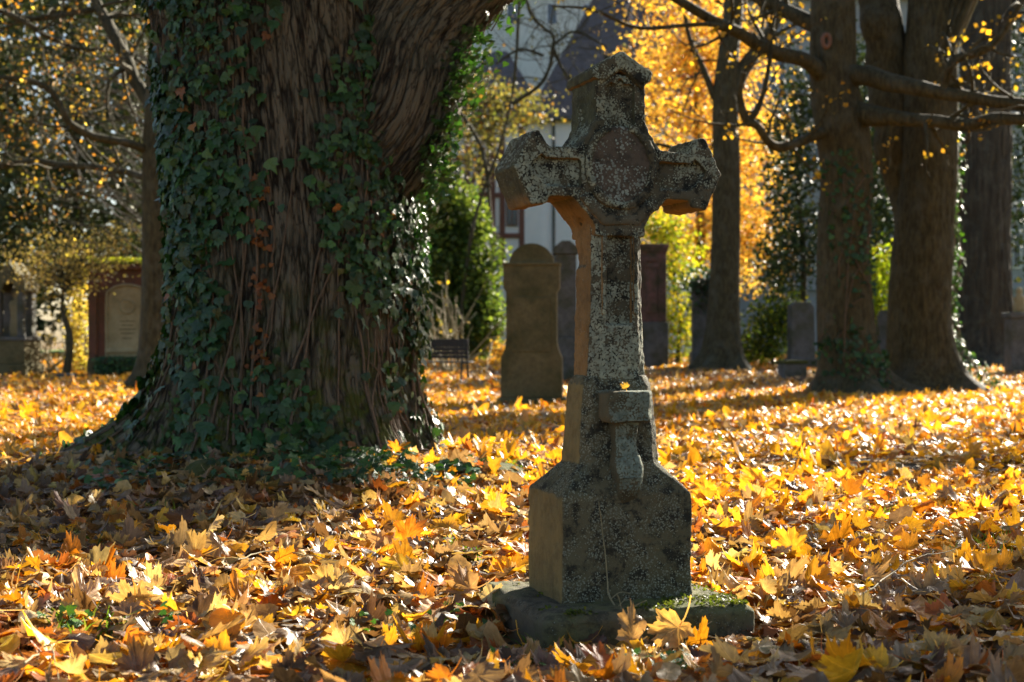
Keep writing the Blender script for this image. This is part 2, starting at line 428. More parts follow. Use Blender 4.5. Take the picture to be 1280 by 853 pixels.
IVYH = [(0, 1.0), (14, .66), (30, .50), (48, .74), (66, .50), (92, .62), (125, .48), (160, .30)]
def ivyleaf(seed):
    r = np.random.default_rng(seed); h = IVYH
    an = np.radians(np.array([a for a, _ in h]+[-a for a, _ in h[:0:-1]])); rr = np.array([q for _, q in h]+[q for _, q in h[:0:-1]])*(1+r.normal(0, .07, 2*len(h)-1))
    O = np.stack([np.sin(an)*rr, np.cos(an)*rr], 1)+[0, .0]; P = np.vstack([[[0, 0]], O]); k = len(O)
    Fs = np.array([[0, 1+(q+1) % k, 1+q] for q in range(k)])
    x, y = P[:, 0], P[:, 1]; z = -.25*np.hypot(x, y)**2*r.uniform(.3, 1.3)+.18*np.abs(x)*r.uniform(-.5, 1)+r.normal(0, .03, len(x))
    return np.stack([x, y, z], 1), Fs, P

def rhomb(seed):
    r = np.random.default_rng(seed)
    P = np.array([[0, -.1], [.42, .4], [0, 1.0], [-.42, .4]]); P[:, 0] += r.normal(0, .05, 4)
    return np.column_stack([P, [0, .12*r.uniform(-1, 1), 0, .12*r.uniform(-1, 1)]]), np.array([[0, 1, 2], [0, 2, 3]]), P

RH = [rhomb(i) for i in range(4)]
IV = [ivyleaf(i) for i in range(8)]
def oval(seed, curl=1.0, wide=.42):
    r = np.random.default_rng(seed); m = 9; P = [[0, 0]]
    ys = np.linspace(-.75, 1, m); 
    for sgn in (1, -1):
        for q in (ys if sgn > 0 else ys[-2:0:-1]):
            ww = wide*np.sqrt(max(0, 1-((q-.05)/.98)**2))*(1+r.normal(0, .07)) if -.75 < q < 1 else 0
            P.append([sgn*ww, q])
    P = np.array(P); k = len(P)-1; Q = np.vstack([P[:1], P[1:]*[.5, .85], P[1:]]); Fs = []
    for q in range(k):
        q2 = (q+1) % k; Fs += [[0, 1+q2, 1+q], [1+q, 1+q2, 1+k+q2], [1+q, 1+k+q2, 1+k+q]]
    x, y = Q[:, 0], Q[:, 1]; a1, a2 = r.uniform(-1, 1, 2)*curl
    z = a1*.9*y**2+.5*np.abs(x)*a2+.1*curl*vnoise(np.stack([x*5+seed, y*5, x*0], -1), seed)
    return np.stack([x, y, z], 1), np.array(Fs), Q
def rolled(seed):
    v, f, u = maple(seed, 2, 1.2); r = np.random.default_rng(seed); th = r.uniform(0, PI); c, s_ = math.cos(th), math.sin(th)
    x = v[:, 0]*c+v[:, 1]*s_; y = -v[:, 0]*s_+v[:, 1]*c; R0 = r.uniform(.35, .8); a = x/R0
    return np.stack([R0*np.sin(a)*c-y*s_, R0*np.sin(a)*s_+y*c, R0*(1-np.cos(a))+v[:, 2]*.5], 1), f, u
LF2 = [maple(i+1, 2, .4+.9*(i % 5)/4) for i in range(22)]+[rolled(i+200) for i in range(14)]+[oval(i+300, .8, .38+.03*i) for i in range(5)]
LF1 = [maple(i+50, 1, .6+.6*(i % 3)/2) for i in range(12)]+[oval(i+400, .8, .45) for i in range(3)]
LF0 = [maple(i+90, 0, .8, False) for i in range(8)]

def scatter(variants, P, B, sc, col):
    n = len(P); which = rng.integers(0, len(variants), n); Vs, Fs, Cs, Us = [], [], [], []; off = 0
    for k, (v, f, u) in enumerate(variants):
        I = np.nonzero(which == k)[0]
        if not len(I): continue
        W = np.einsum('nij,vj->nvi', B[I], v)*sc[I][:, None, None]+P[I][:, None]
        nv = len(v); Vs.append(W.reshape(-1, 3)); Fs.append((f[None]+(off+np.arange(len(I))*nv)[:, None, None]).reshape(-1, f.shape[1]))
        Cs.append(np.repeat(col[I], nv, 0)); Us.append(np.tile(u, (len(I), 1))); off += len(I)*nv
    return np.vstack(Vs), np.vstack(Fs), np.vstack(Cs), np.vstack(Us)

def palette(cols, wts, n, jit=.15):
    cols = np.array(cols); I = rng.choice(len(cols), n, p=np.array(wts)/sum(wts))
    return np.clip(cols[I]*(1+rng.normal(0, jit, (n, 1)))*(1+rng.normal(0, .05, (n, 3))), .004, .9)

LPAL = np.array([(.66, .335, .025), (.74, .44, .04), (.58, .22, .02), (.50, .34, .15), (.30, .20, .12), (.13, .075, .04), (.36, .12, .03), (.66, .50, .26)])
W_YEL = np.array([.36, .27, .10, .10, .07, .04, .03, .03])
W_BRN = np.array([.13, .05, .08, .22, .24, .13, .06, .10])
W_DULL = np.array([.02, .01, .03, .20, .38, .27, .04, .05])

def leaf_cols(x, y):
    n = len(x)
    k = 1/(1+np.exp(-((y-6.3)+.9*(x-.3)*(x > .3)+.5*(x+.3)*(x < -.3)+.6*vnoise(np.stack([x*.8, y*.8, x*0], -1), 3)*2)/.55))
    wood = np.clip((y-23)/4, 0, 1)*np.clip((34-y)/3, 0, 1)*(x > -1)*.8  # duller leaf mix paints in the shade of the far trees
    d = np.clip(1-np.hypot((x+1.9)/3.0, (y-7.4)/2.4), 0, 1)*1.4  # browner leaves here, also deepening the lower-left shade by colour
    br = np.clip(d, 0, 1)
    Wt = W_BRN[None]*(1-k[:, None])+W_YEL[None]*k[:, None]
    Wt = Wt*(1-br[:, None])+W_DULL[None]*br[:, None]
    Wt = Wt*(1-wood[:, None])+W_DULL[None]*wood[:, None]
    cs = np.cumsum(Wt, 1)/Wt.sum(1, keepdims=True); I = (rng.random((n, 1)) > cs).sum(1)
    return np.clip(LPAL[np.clip(I, 0, 7)]*(1+rng.normal(0, .14, (n, 1)))*(1+rng.normal(0, .05, (n, 3))), .01, .9)

def sample_ground(y0, y1, dens):
    wid = lambda y: .46*y+.9
    A = (wid(y0)+wid(y1))*(y1-y0); n = int(A*dens)
    yy = rng.uniform(y0, y1, n*2); yy = yy[rng.random(n*2) < wid(yy)/wid(y1)][:n]; n = len(yy)
    xx = rng.uniform(-1, 1, n)*wid(yy)
    return xx, yy

C0 = np.array([.302, 4.44])                # grave cross
ROT = R(18)
def blocked(x, y):
    du, dv = x-C0[0], y-C0[1]
    u = du*math.cos(ROT)+dv*math.sin(ROT); v = -du*math.sin(ROT)+dv*math.cos(ROT)
    return (np.abs(u) < .31) & (v > -.31) & (v < .26)

Vs, Fs, Cs, Us = [], [], [], []; off = 0
for (y0, y1, dens, var, tilt, lift, s0) in ((2.4, 8.5, 340, LF2, .25, .06, .070), (8.5, 22, 150, LF1, .27, .05, .078), (22, 58, 60, LF0, .45, .05, .090)):
    x, y = sample_ground(y0, y1, dens)
    keep = ~blocked(x, y) & (np.hypot(x+1.4, y-9.4) > .95); x, y = x[keep], y[keep]; n = len(x)
    z = terrain(x, y)+rng.uniform(.004, 1, n)**1.3*lift+.012
    tl = np.abs(rng.normal(0, tilt, n)); st = rng.random(n) < .06; tl = np.where(st, rng.uniform(.7, 1.4, n), tl); z += np.where(st, .025, 0)
    az = rng.uniform(0, 2*PI, n)
    Nn = np.stack([np.sin(tl)*np.cos(az), np.sin(tl)*np.sin(az), np.cos(tl)], 1)
    Nn *= np.where(rng.random(n) < .4, -1, 1)[:, None]
    B = basis(Nn, rng.uniform(0, 2*PI, n)); sc = s0*np.clip(rng.normal(1, .28, n), .35, 1.7)
    a_, b_, c_, d_ = scatter(var, np.stack([x, y, z], 1), B, sc, leaf_cols(x, y))
    Vs.append(a_); Fs.append(b_+off); Cs.append(c_); Us.append(d_); off += len(a_)
lit = mk('fallen_leaves', np.vstack(Vs), np.vstack(Fs), M_LITTER, col=np.vstack(Cs), luv=np.vstack(Us))
tag(lit, 'deep carpet of golden and brown maple leaves covering the graveyard ground', 'fallen leaves', kind='stuff')
del Vs, Fs, Cs, Us

def one_leaf(px, py, Y, zoff, nrm, ang, scale, col, seed, label, curl=1.0):
    q = at(px, py, Y)
    if zoff is not None: q[2] = tz(q[0], Y)+zoff
    v, f, u = maple(seed, 2, curl); Bm = basis(np.array([nrm], float), np.array([ang]))[0]
    o = mk('maple_leaf', (v@Bm.T)*scale+q, f, M_LITTER, loc=tuple(q), col=np.tile(np.array([col]), (len(v), 1)), luv=u)
    tag(o, label, 'leaf', 'single leaves that stand out from the carpet')

# ------------------------------------------------------------------ the grave cross
CR = thing('grave_cross', (C0[0], C0[1], 0), 'weathered sandstone grave cross covered in grey lichen, standing on a mossy plinth in the foreground', 'grave cross', rz=ROT)

def carve(name, mb, mat, vox=.0055, amp=(.0035, .0022), cuts=None, seed=1, chip=.004):
    tmp = mb.build(name+'_raw', mat)
    if cuts is not None:
        co = cuts.build(name+'_cut', mat); md = tmp.modifiers.new('b', 'BOOLEAN'); md.operation = 'DIFFERENCE'; md.object = co; md.solver = 'EXACT'
        try: md.use_self = True
        except Exception: pass
    rm = tmp.modifiers.new('r', 'REMESH'); rm.mode = 'VOXEL'; rm.voxel_size = vox; rm.use_smooth_shade = True
    dg = bpy.context.evaluated_depsgraph_get(); ev = tmp.evaluated_get(dg)
    me = bpy.data.meshes.new_from_object(ev); nv = len(me.vertices)
    V = np.empty(nv*3); me.vertices.foreach_get('co', V); V = V.reshape(-1, 3)
    Nn = np.empty(nv*3); me.vertex_normals.foreach_get('vector', Nn); Nn = Nn.reshape(-1, 3)
    d = amp[0]*fbm(V*28, 3, seed)+amp[1]*fbm(V*110, 2, seed+7)
    ch = np.clip(fbm(V*9, 3, seed+3)-.28, 0, 1)*chip*6
    V = V+Nn*(d-ch)[:, None]; me.vertices.foreach_set('co', V.ravel()); me.update()
    me.name = name; me.materials.clear(); me.materials.append(mat)
    for md in list(tmp.modifiers): tmp.modifiers.remove(md)
    bpy.data.objects.remove(tmp)
    if cuts is not None: bpy.data.objects.remove(co)
    o = bpy.data.objects.new(name, me); COL.objects.link(o); o.parent = CR
    return o

def ring_section(hw, y0, y1, ch, z):
    return np.array([[-hw+ch, y0, z], [hw-ch, y0, z], [hw, y0+ch, z], [hw, y1-ch, z], [hw-ch, y1, z], [-hw+ch, y1, z], [-hw, y1-ch, z], [-hw, y0+ch, z]])
def loft_sections(mb, secs):
    n = len(secs[0]); V = np.vstack(secs); m = len(secs)
    mb.add(V, [gridq(m, n), (np.arange(n)[None, ::-1]), (np.arange(n)[None]+(m-1)*n)])
    return mb

carve('plinth', loft_sections(MB(), [ring_section(.335, -.345, .30, .015, -.12), ring_section(.335, -.345, .30, .015, .050), ring_section(.312, -.322, .275, .015, .070)]), M_PLINTH, .007, (.0035, .0015), seed=3)
ped = loft_sections(MB(), [ring_section(.212, -.16, .16, .006, .05), ring_section(.212, -.16, .16, .006, .385), ring_section(.132, -.115, .10, .03, .475),
                           ring_section(.125, -.105, .09, .03, .60), ring_section(.115, -.098, .085, .03, .715), ring_section(.10, -.085, .075, .026, .745)])
carve('pedestal', ped, M_STONE_LOW, .0065, (.004, .0022), seed=5)

sh = loft_sections(MB(), [ring_section(.098, -.088, .085, .03, .70), ring_section(.095, -.088, .085, .03, .80), ring_section(.090, -.088, .095, .03, .84), ring_section(.085, -.088, .095, .028, 1.0), ring_section(.084, -.088, .095, .028, 1.24)])
nich = MB().poly([(-.042, .90), (.042, .90), (.042, 1.14), (.034, 1.185), (.014, 1.212), (0, 1.22), (-.014, 1.212), (-.034, 1.185), (-.042, 1.14)], -.12, -.066)
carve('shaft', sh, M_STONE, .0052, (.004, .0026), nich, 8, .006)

half = [(.083, 1.665), (.083, 1.52), (.100, 1.488), (.135, 1.438), (.232, 1.436), (.262, 1.484), (.288, 1.480), (.342, 1.372), (.290, 1.258), (.236, 1.266), (.232, 1.288), (.155, 1.288), (.083, 1.205), (.083, 1.17)]
outl = half+[(-a, b) for a, b in half[::-1]]
head = MB().poly(outl, -.096, .112, .005)
cut = MB()
for s in (1, -1):
    pts = [(.128, 1.402), (.238, 1.402), (.252, 1.418), (.292, 1.378), (.250, 1.330), (.238, 1.318), (.128, 1.318)]
    cut.poly([(a*s, b) for a, b in (pts if s > 0 else pts[::-1])], -.13, -.074)
cut.poly([(-.046, 1.50), (.046, 1.50), (.046, 1.605), (.050, 1.622), (.036, 1.640), (.018, 1.636), (0, 1.656), (-.018, 1.636), (-.036, 1.640), (-.050, 1.622), (-.046, 1.605)], -.13, -.076)
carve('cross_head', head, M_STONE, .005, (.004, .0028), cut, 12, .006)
def torus(cx, cz, rx, rz_, y, r, n=48, k=8, a0=0, a1=2*PI):
    th = np.linspace(a0, a1, n); ph = np.arange(k)/k*2*PI
    V = np.array([[cx+(rx+r*math.cos(q))*math.cos(a), y+r*.8*math.sin(q), cz+(rz_+r*math.cos(q))*math.sin(a)] for a in th for q in ph])
    return V, [gridq(n, k), np.arange(k)[None, ::-1], np.arange(k)[None]+(n-1)*k]
mb = MB(); th = np.linspace(0, 2*PI, 49)[:-1]
mb.poly([(.104*math.cos(a), 1.385+.122*math.sin(a)) for a in th], -.099, -.07)
carve('medallion', mb, M_STONE_PLATE, .005, (.003, .0015), seed=21, chip=.001)
mb = MB()
for a0, a1 in ((-.35*PI, .42*PI), (.60*PI, 1.40*PI), (1.38*PI, 1.70*PI)):
    V_, F_ = torus(0, 1.385, .106, .122, -.099, .014, 40, 8, a0, a1); mb.add(V_, F_)
mb.poly([(-.135, 1.285), (-.11, 1.30), (-.04, 1.235), (.04, 1.235), (.11, 1.30), (.135, 1.285), (.06, 1.205), (-.06, 1.205)], -.104, -.07, .004)
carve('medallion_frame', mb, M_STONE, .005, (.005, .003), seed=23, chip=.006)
mb = MB()
V_, F_ = torus(0, 1.175, .048, .042, -.092, .008, 24, 6, 0, PI); mb.add(V_, F_)
for s in (1, -1): mb.box(s*.052-.007, s*.052+.007, -.099, -.082, .93, 1.18, .003)
mb.box(-.062, .062, -.10, -.08, 1.215, 1.232, .004)
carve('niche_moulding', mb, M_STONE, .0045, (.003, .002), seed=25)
# the little gabled roof
cap = MB(); cp = [(-.096, 1.648), (-.098, 1.676), (0, 1.735), (.100, 1.676), (.098, 1.645), (.06, 1.64), (0, 1.68), (-.06, 1.64)]
cap.poly(cp, -.112, .122, .004)
cap.poly([(-.078, 1.62), (-.078, 1.665), (0, 1.71), (.078, 1.665), (.078, 1.62), (.05, 1.64), (.03, 1.655), (0, 1.675), (-.03, 1.655), (-.05, 1.64)][::-1], -.102, .09, .003)
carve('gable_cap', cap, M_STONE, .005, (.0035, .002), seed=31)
# bracket for a holy water bowl
mb = loft_sections(MB(), [np.array([[-.070, -.185, z], [.05, -.205, z], [.075, -.165, z], [.075, -.09, z], [-.075, -.09, z], [-.082, -.15, z]])*[s_, 1, 1] for z, s_ in ((.605, .90), (.622, 1.0), (.692, 1.0), (.700, .96))])
carve('bracket_top', mb, M_STONE_STEM, .0052, (.003, .002), seed=41)
secs = []
for z, hw, y0 in ((.36, .030, -.155), (.40, .036, -.182), (.44, .042, -.190), (.475, .046, -.180), (.515, .036, -.158), (.56, .036, -.152), (.60, .042, -.165), (.612, .044, -.17)):
    secs.append(ring_section(hw, y0, -.08, .012, z))
carve('bracket_stem', loft_sections(MB(), secs), M_STONE_STEM, .005, (.004, .002), seed=43)

nm = 2600; um = rng.uniform(-.32, .32, nm); vm_ = np.where(rng.random(nm) < .6, rng.uniform(-.335, -.17, nm), rng.uniform(-.2, .28, nm))
Pm = np.stack([um, vm_, .069+rng.random(nm)*.007], 1); mk_ = (fbm(Pm*[9, 9, 0], 3, 61)+.9*(um-.02) > .10) & ((np.abs(um) > .22) | (vm_ < -.165)); Pm = Pm[mk_]
nm = len(Pm); Bm_ = basis(np.array([0, 0, 1.])+rng.normal(0, .9, (nm, 3)), rng.uniform(0, 6.3, nm)); a_, b_, c9, d9 = scatter(RH, Pm, Bm_, rng.uniform(.006, .014, nm), palette([(.10, .14, .02), (.16, .19, .03), (.06, .08, .02)], [2, 1, 2], nm))
mk('moss', a_, b_, M_FOL, CR, None, col=c9, luv=d9, smooth=False)
# dry stem climbing the pedestal front
q0 = [(-.07, -.31, .03), (-.075, -.20, .085), (-.072, -.17, .12), (-.078, -.168, .20), (-.088, -.168, .28), (-.10, -.168, .37)]
mb = MB(); mb.tube(catmull(q0, 6)+np.column_stack([fbm(catmull(q0, 6)*40, 2)*.003]*3), np.linspace(.003, .0014, 31), 6)
for a, b in (((-.075, -.20, .083), (-.02, -.22, .10)), ((-.07, -.28, .05), (-.10, -.31, .12)), ((-.07, -.25, .07), (-.03, -.26, .085)), ((-.07, -.30, .04), (-.02, -.34, .10))):
    mb.tube(catmull([a, (np.array(a)+b)/2+[0, 0, .012], b], 4), np.linspace(.002, .001, 9), 5)
CR_, SR_ = math.cos(ROT), math.sin(ROT)
def cross_world(P): P = np.asarray(P, float); return np.stack([C0[0]+P[..., 0]*CR_-P[..., 1]*SR_, C0[1]+P[..., 0]*SR_+P[..., 1]*CR_, P[..., 2]], -1)
mb.v = [cross_world(v_) for v_ in mb.v]
tag(mb.build('dry_stem', M_PALETWIG, smooth=True, loc=(.33, 4.2, .02)), 'thin pale dry plant stem climbing the front of the stone pedestal', 'dry stem')

# ------------------------------------------------------------------ the big ivy-clad tree
BT = np.array([-1.40, 9.40])
zz = np.array([-.4, .0, .25, .57, .99, 1.52, 2.31, 3.1, 4.2, 5.4, 6.6]); cxx = np.array([-1.42, -1.42, -1.44, -1.46, -1.45, -1.45, -1.52, -1.60, -1.82, -1.95, -2.0]); rr_ = np.array([.88, .86, .81, .78, .77, .78, .76, .76, .70, .57, .5])
lobes = [(PI, 1.22, .34, .27), (-.12, .26, .4, .22), (-.75, .30, .22, .28), (-1.45, .16, .25, .30), (-2.05, .34, .22, .28), (-2.65, .42, .2, .28), (.8, .35, .3, .3), (1.6, .4, .3, .3), (2.4, .4, .3, .3)]
def trunk_r(th, z):
    r = np.interp(z, zz, rr_)
    for c, amp, wd, fz in lobes:
        d = (th-c+PI) % (2*PI)-PI
        r = r+amp*np.exp(-(d/wd)**2)*np.exp(-np.clip(z, -.2, 9)/fz)
        r = r+.05*np.exp(-(d/(wd*.7))**2)*np.exp(-np.clip(z, 0, 9)/1.6)
    r = r+.025*np.sin(3*th+z*1.1)+.02*np.sin(5*th-z*.8+1)
    return r
def trunk_p(th, z, off=0.0):
    r = trunk_r(th, z)+off
    return np.stack([np.interp(z, zz, cxx)+r*np.cos(th), BT[1]+r*np.sin(th), z], -1)

def fissures(A, amp):
    """deep vertical furrows with interlacing ridges"""
    n1 = np.abs(vnoise(A*[1, 1, 1], 3)); n2 = np.abs(vnoise(A*[2.1, 2.1, 1.7], 8)); n3 = vnoise(A*[4, 4, 5], 5)
    return amp*(-(1-np.clip(n1*3.6, 0, 1))**1.3*1.0-(1-np.clip(n2*3.0, 0, 1))*.5+.25*n3)

nth, nz = 760, 430
TH, ZZ = np.meshgrid(np.linspace(0, 2*PI, nth, endpoint=False), np.concatenate([np.linspace(-.3, 3.4, 380), np.linspace(3.45, 6.6, 50)]))
rb = trunk_r(TH, ZZ)
A = np.stack([np.cos(TH)*.85*19, np.sin(TH)*.85*19, ZZ*2.3], -1)
A = A+.35*np.stack([vnoise(A*.5, 21), vnoise(A*.5, 22), 0*ZZ], -1)
d = fissures(A, .023)
P_ = trunk_p(TH, ZZ, d)
BTREE = thing('old_tree', (BT[0], BT[1], tz(*BT)), 'massive old tree with furrowed bark and flaring roots, wrapped in ivy, beside the cross', 'tree')
bl = np.array(BTREE.location)
mk('trunk', P_.reshape(-1, 3), gridq(nz, nth), M_BARK, BTREE, bl, bco=np.stack([np.cos(TH)*.85, np.sin(TH)*.85, ZZ], -1).reshape(-1, 3))
# heavy limb going up to the right
lp = np.array([[-1.50, 9.45, 1.25], [-1.22, 9.38, 1.85], [-.82, 9.30, 2.35], [-.62, 9.26, 2.92], [-.10, 9.16, 3.42], [.52, 9.0, 4.0], [1.2, 8.9, 5.0], [1.9, 8.9, 6.3], [2.5, 9.0, 7.6]])
lr = np.array([.40, .48, .46, .40, .34, .28, .25, .2, .12])
LP = catmull(lp, 34); LR = np.interp(np.linspace(0, len(lp)-1, len(LP)), np.arange(len(lp)), lr)
def rough_tube(P, Rr, n, amp, f=11, fz=1.6, seed=0):
    T, U, W = frames(P); s = np.concatenate([[0], np.cumsum(np.linalg.norm(np.diff(P, axis=0), axis=1))])
    th = np.linspace(0, 2*PI, n, endpoint=False); TH, SS = np.meshgrid(th, s); rm = Rr[:, None]*np.ones_like(TH)
    A = np.stack([np.cos(TH)*rm*f, np.sin(TH)*rm*f, SS*fz], -1)+seed; A = A+.35*np.stack([vnoise(A*.5, 21), vnoise(A*.5, 22), 0*SS], -1)
    r = rm*(1+.05*np.sin(3*TH+SS*2))+fissures(A, amp)
    V = P[:, None]+r[..., None]*(np.cos(TH)[..., None]*U[:, None]+np.sin(TH)[..., None]*W[:, None])
    rough_tube.bco = np.stack([np.cos(TH)*rm, np.sin(TH)*rm, SS], -1).reshape(-1, 3)
    return V.reshape(-1, 3), gridq(len(P), n)
V_, F_ = rough_tube(LP, LR, 380, .021, 18, 2.3); mk('limb', V_, F_, M_LIMB, BTREE, bl, bco=rough_tube.bco)

def grow(start, dr, L, r, depth, out, tips, wig=.25, kids=4, up=.15, sides=5, shrink=.6):
    n = max(4, int(5+L*1.2)); P = [np.array(start, float)]; dd = np.array(dr, float); dd /= np.linalg.norm(dd)
    for q in range(n):
        dd = dd+rng.normal(0, wig, 3)*.6+np.array([0, 0, up*.4]); dd /= np.linalg.norm(dd); P.append(P[-1]+dd*L/n)
    P = np.array(P); rad = np.linspace(r, max(r*.3, .003), len(P)); out.append(tube(P, rad, sides if r > .02 else 4))
    if depth <= 0:
        tips.extend(P[1:].tolist()); return
    for q in range(kids):
        k = rng.integers(1, len(P)); d2 = (P[k]-P[k-1]); d2 /= np.linalg.norm(d2); d2 = d2+rng.normal(0, .75, 3); 
        grow(P[k], d2, L*shrink*rng.uniform(.6, 1.1), rad[k]*.6, depth-1, out, tips, wig, kids, up, sides, shrink)

def merge(parts):
    Vs, Fs, o = [], [], 0
    for v, f in parts: Vs.append(v); Fs.append(f+o); o += len(v)
    return np.vstack(Vs), np.vstack(Fs)

def leaves(P, size, cols, wts, mat, name, parent, loc, flat=None, var=RH, jit=.2, stuff=False):
    P = np.asarray(P, float); n = len(P)
    Nn = rng.normal(0, 1, (n, 3)); 
    if flat is not None: Nn = Nn*[1, 1, .4]+[0, 0, flat]
    B = basis(Nn+1e-6, rng.uniform(0, 2*PI, n)); sc = size*np.clip(rng.normal(1, .25, n), .4, 1.8)
    a_, b_, c_, d_ = scatter(var, P, B, sc, palette(cols, wts, n, jit))
    return mk(name, a_, b_, mat, parent, loc, col=c_, luv=d_, smooth=False)

# upper branches of the big tree, over the view: they shade the lawn and the camera side
out, tips = [], []
for s0, d0, L0, r0 in ((LP[-20], (.4, -.2, 1), 4, .12), (LP[-60], (.6, -.8, .6), 4, .12), ((-2.0, 9.4, 6.4), (-.6, -.5, 1), 5, .3), ((-1.95, 9.4, 5.6), (-.2, -1, .5), 5, .2), ((-1.95, 9.4, 5.2), (-1, .3, .5), 5, .2), ((-2, 9.4, 6.3), (.5, .5, 1), 5, .25)):
    grow(s0, d0, L0, r0, 2, out, tips, .2, 4, .1, 6)
for s0, d0, L0 in (((-1.9, 9.2, 5.5), (.8, -1, .25), 6), ((-1.9, 9.2, 5.8), (.1, -1, .25), 7), ((-1.9, 9.2, 5.6), (-.8, -.8, .25), 6), ((1.9, 8.9, 6.2), (.2, -1, .15), 6), ((1.9, 8.9, 6.3), (1, -.6, .3), 4)):
    grow(s0, d0, L0, .14, 2, out, tips, .12, 5, .03, 6)
V_, F_ = merge(out); mk('upper_branches', V_, F_, M_BARK2, BTREE, bl)
tp = np.array(tips); tp = np.repeat(tp, 5, 0)+rng.normal(0, .25, (len(tips)*5, 3)); tp = tp[tp[:, 2] > 3.6+.06*np.clip(tp[:, 1], 0, 20)]
cq = rng.uniform([-7, -4, 5.2], [5.5, 11.5, 8.0], (420, 3)); cq = cq[np.hypot(cq[:, 0]+1.2, cq[:, 1]-4.5) < 7.5]  # unseen leaf clumps added overhead to hold back sky light
tp = np.vstack([tp, np.repeat(cq, 26, 0)+rng.normal(0, .32, (len(cq)*26, 3))])
GREENS = [(.045, .085, .015), (.07, .12, .02), (.20, .20, .03), (.35, .25, .03)]
leaves(tp, .15, GREENS, [3, 3, 2, 2], M_FOL, 'crown', BTREE, bl)

# --- ivy
IVC = [(.022, .062, .022), (.032, .085, .026), (.045, .11, .028), (.065, .14, .028), (.11, .12, .03), (.30, .12, .03)]
IVW = [5, 5, 3, 1.5, .25, .12]
def interp(y, ys, xs): return np.interp(y, ys, xs)
def ivy_density(px, py, front):
    L = interp(py, [0, 60, 150, 230, 300, 360, 420, 460, 520, 580, 640], [318, 300, 298, 310, 290, 285, 300, 330, 420, 520, 560])
    dl = 1/(1+np.exp((px-L)/12)); dl = dl*interp(py, [0, 300, 430, 520, 600], [1, 1, .9, .75, .6])
    Rl = interp(py, [0, 50, 70, 120, 150, 200, 260, 330, 400, 460, 520], [640, 560, 415, 400, 392, 405, 400, 430, 440, 470, 520])
    dr = 1/(1+np.exp(-(px-Rl)/9)); dr = dr*interp(py, [40, 80, 200, 330, 420, 500, 560], [0, .5, .8, .95, .8, .6, .2])
    hole = np.exp(-(((px-440)/40)**2+((py-215)/22)**2)); 
    return dl, dr*(1-.7*hole)
K = 30000
th = rng.uniform(0, 2*PI, K); z = rng.uniform(.02, 3.5, K); Pp = trunk_p(th, z)
px = 640+F*Pp[:, 0]/Pp[:, 1]; py = 426.5+F*(CAMZ-Pp[:, 2])/Pp[:, 1]
patch = .5+.9*fbm(np.stack([Pp[:, 0]*3, Pp[:, 1]*3, Pp[:, 2]*2.2], -1), 3, 40)
dl, dr = ivy_density(px, py, None); front = np.sin(th) < .12
dl = np.where(front, dl, np.where(np.cos(th) < 0, .55, 0)); dr = np.where(front, dr, np.where(np.cos(th) >= 0, .6, 0))
ew = np.clip((np.cos(th)-.62)/.3, 0, 1)*np.clip((z-.35)/.5, 0, 1)*np.clip((3.1-z)/.5, 0, 1); dr = np.maximum(dr, ew); edge = (np.cos(th) > .8) & (z > .7) & (z < 2.9)
u = rng.random(K)
selL = u < dl*np.clip(patch*1.35, .12, 1)*.72; selR = (~selL) & (u < dr*np.clip(patch*1.5, .2, 1)*.72)
EXTRA = np.where(edge, rng.random(K)**2*.08, rng.random(K)**2*.05)
def ivy_part(sel, label, cat_loc, nstem, th_rng, zmax):
    I = np.nonzero(sel)[0]; T_, Z_ = th[I], z[I]
    P0 = trunk_p(T_, Z_, .015+EXTRA[I]); n = len(I)
    Nn = np.stack([np.cos(T_), np.sin(T_), .25+0*T_], 1)+rng.normal(0, .38, (n, 3))
    Nn /= np.linalg.norm(Nn, axis=1, keepdims=True)
    dn = np.array([0, 0, -1.])+rng.normal(0, .55, (n, 3)); Yv = dn-Nn*np.sum(dn*Nn, 1, keepdims=True); Yv /= np.linalg.norm(Yv, axis=1, keepdims=True)
    B = np.stack([np.cross(Yv, Nn), Yv, Nn], 2)
    big = fbm(P0*1.7, 2, 70)
    sc = np.clip(rng.normal(.052, .016, n)*(1+.6*big), .022, .10)
    a_, b_, c_, d_ = scatter(IV, P0, B, sc, palette(IVC, IVW, n, .2))
    root = thing('ivy', tuple(cat_loc), label, 'ivy plant')
    mk('foliage', a_, b_, M_IVY, root, cat_loc, col=c_, luv=d_)
    mb = MB()
    for k in range(nstem):
        t0 = rng.uniform(*th_rng); z0 = rng.uniform(-.02, .35) if k % 3 else rng.uniform(.2, 1.6); ln_ = rng.uniform(.5, zmax)
        m = int(8+ln_*8); zs = z0+np.linspace(0, 1, m)*ln_; ts = t0+np.cumsum(np.cumsum(rng.normal(0, .012, m))*.5)+rng.normal(0, .15)*np.linspace(0, 1, m)
        Q = trunk_p(ts, zs, .004+.012*rng.random(m)); mb.tube(catmull(Q, 3), np.linspace(rng.uniform(.004, .011), .0025, 3*(m-1)+1), 6)
    mb.build('vine_stems', M_VINE, root, cat_loc, smooth=True)
    return root
ivy_part(selL, 'dark ivy climbing the left side of the massive trunk and its roots', np.array([-2.3, 8.9, .1]), 34, (-PI*1.0, -1.35), 2.6)
ivy_part(selR, 'ivy with sunlit glossy leaves on the right edge of the massive trunk', np.array([-.6, 8.9, .1]), 26, (-1.1, .1), 2.0)
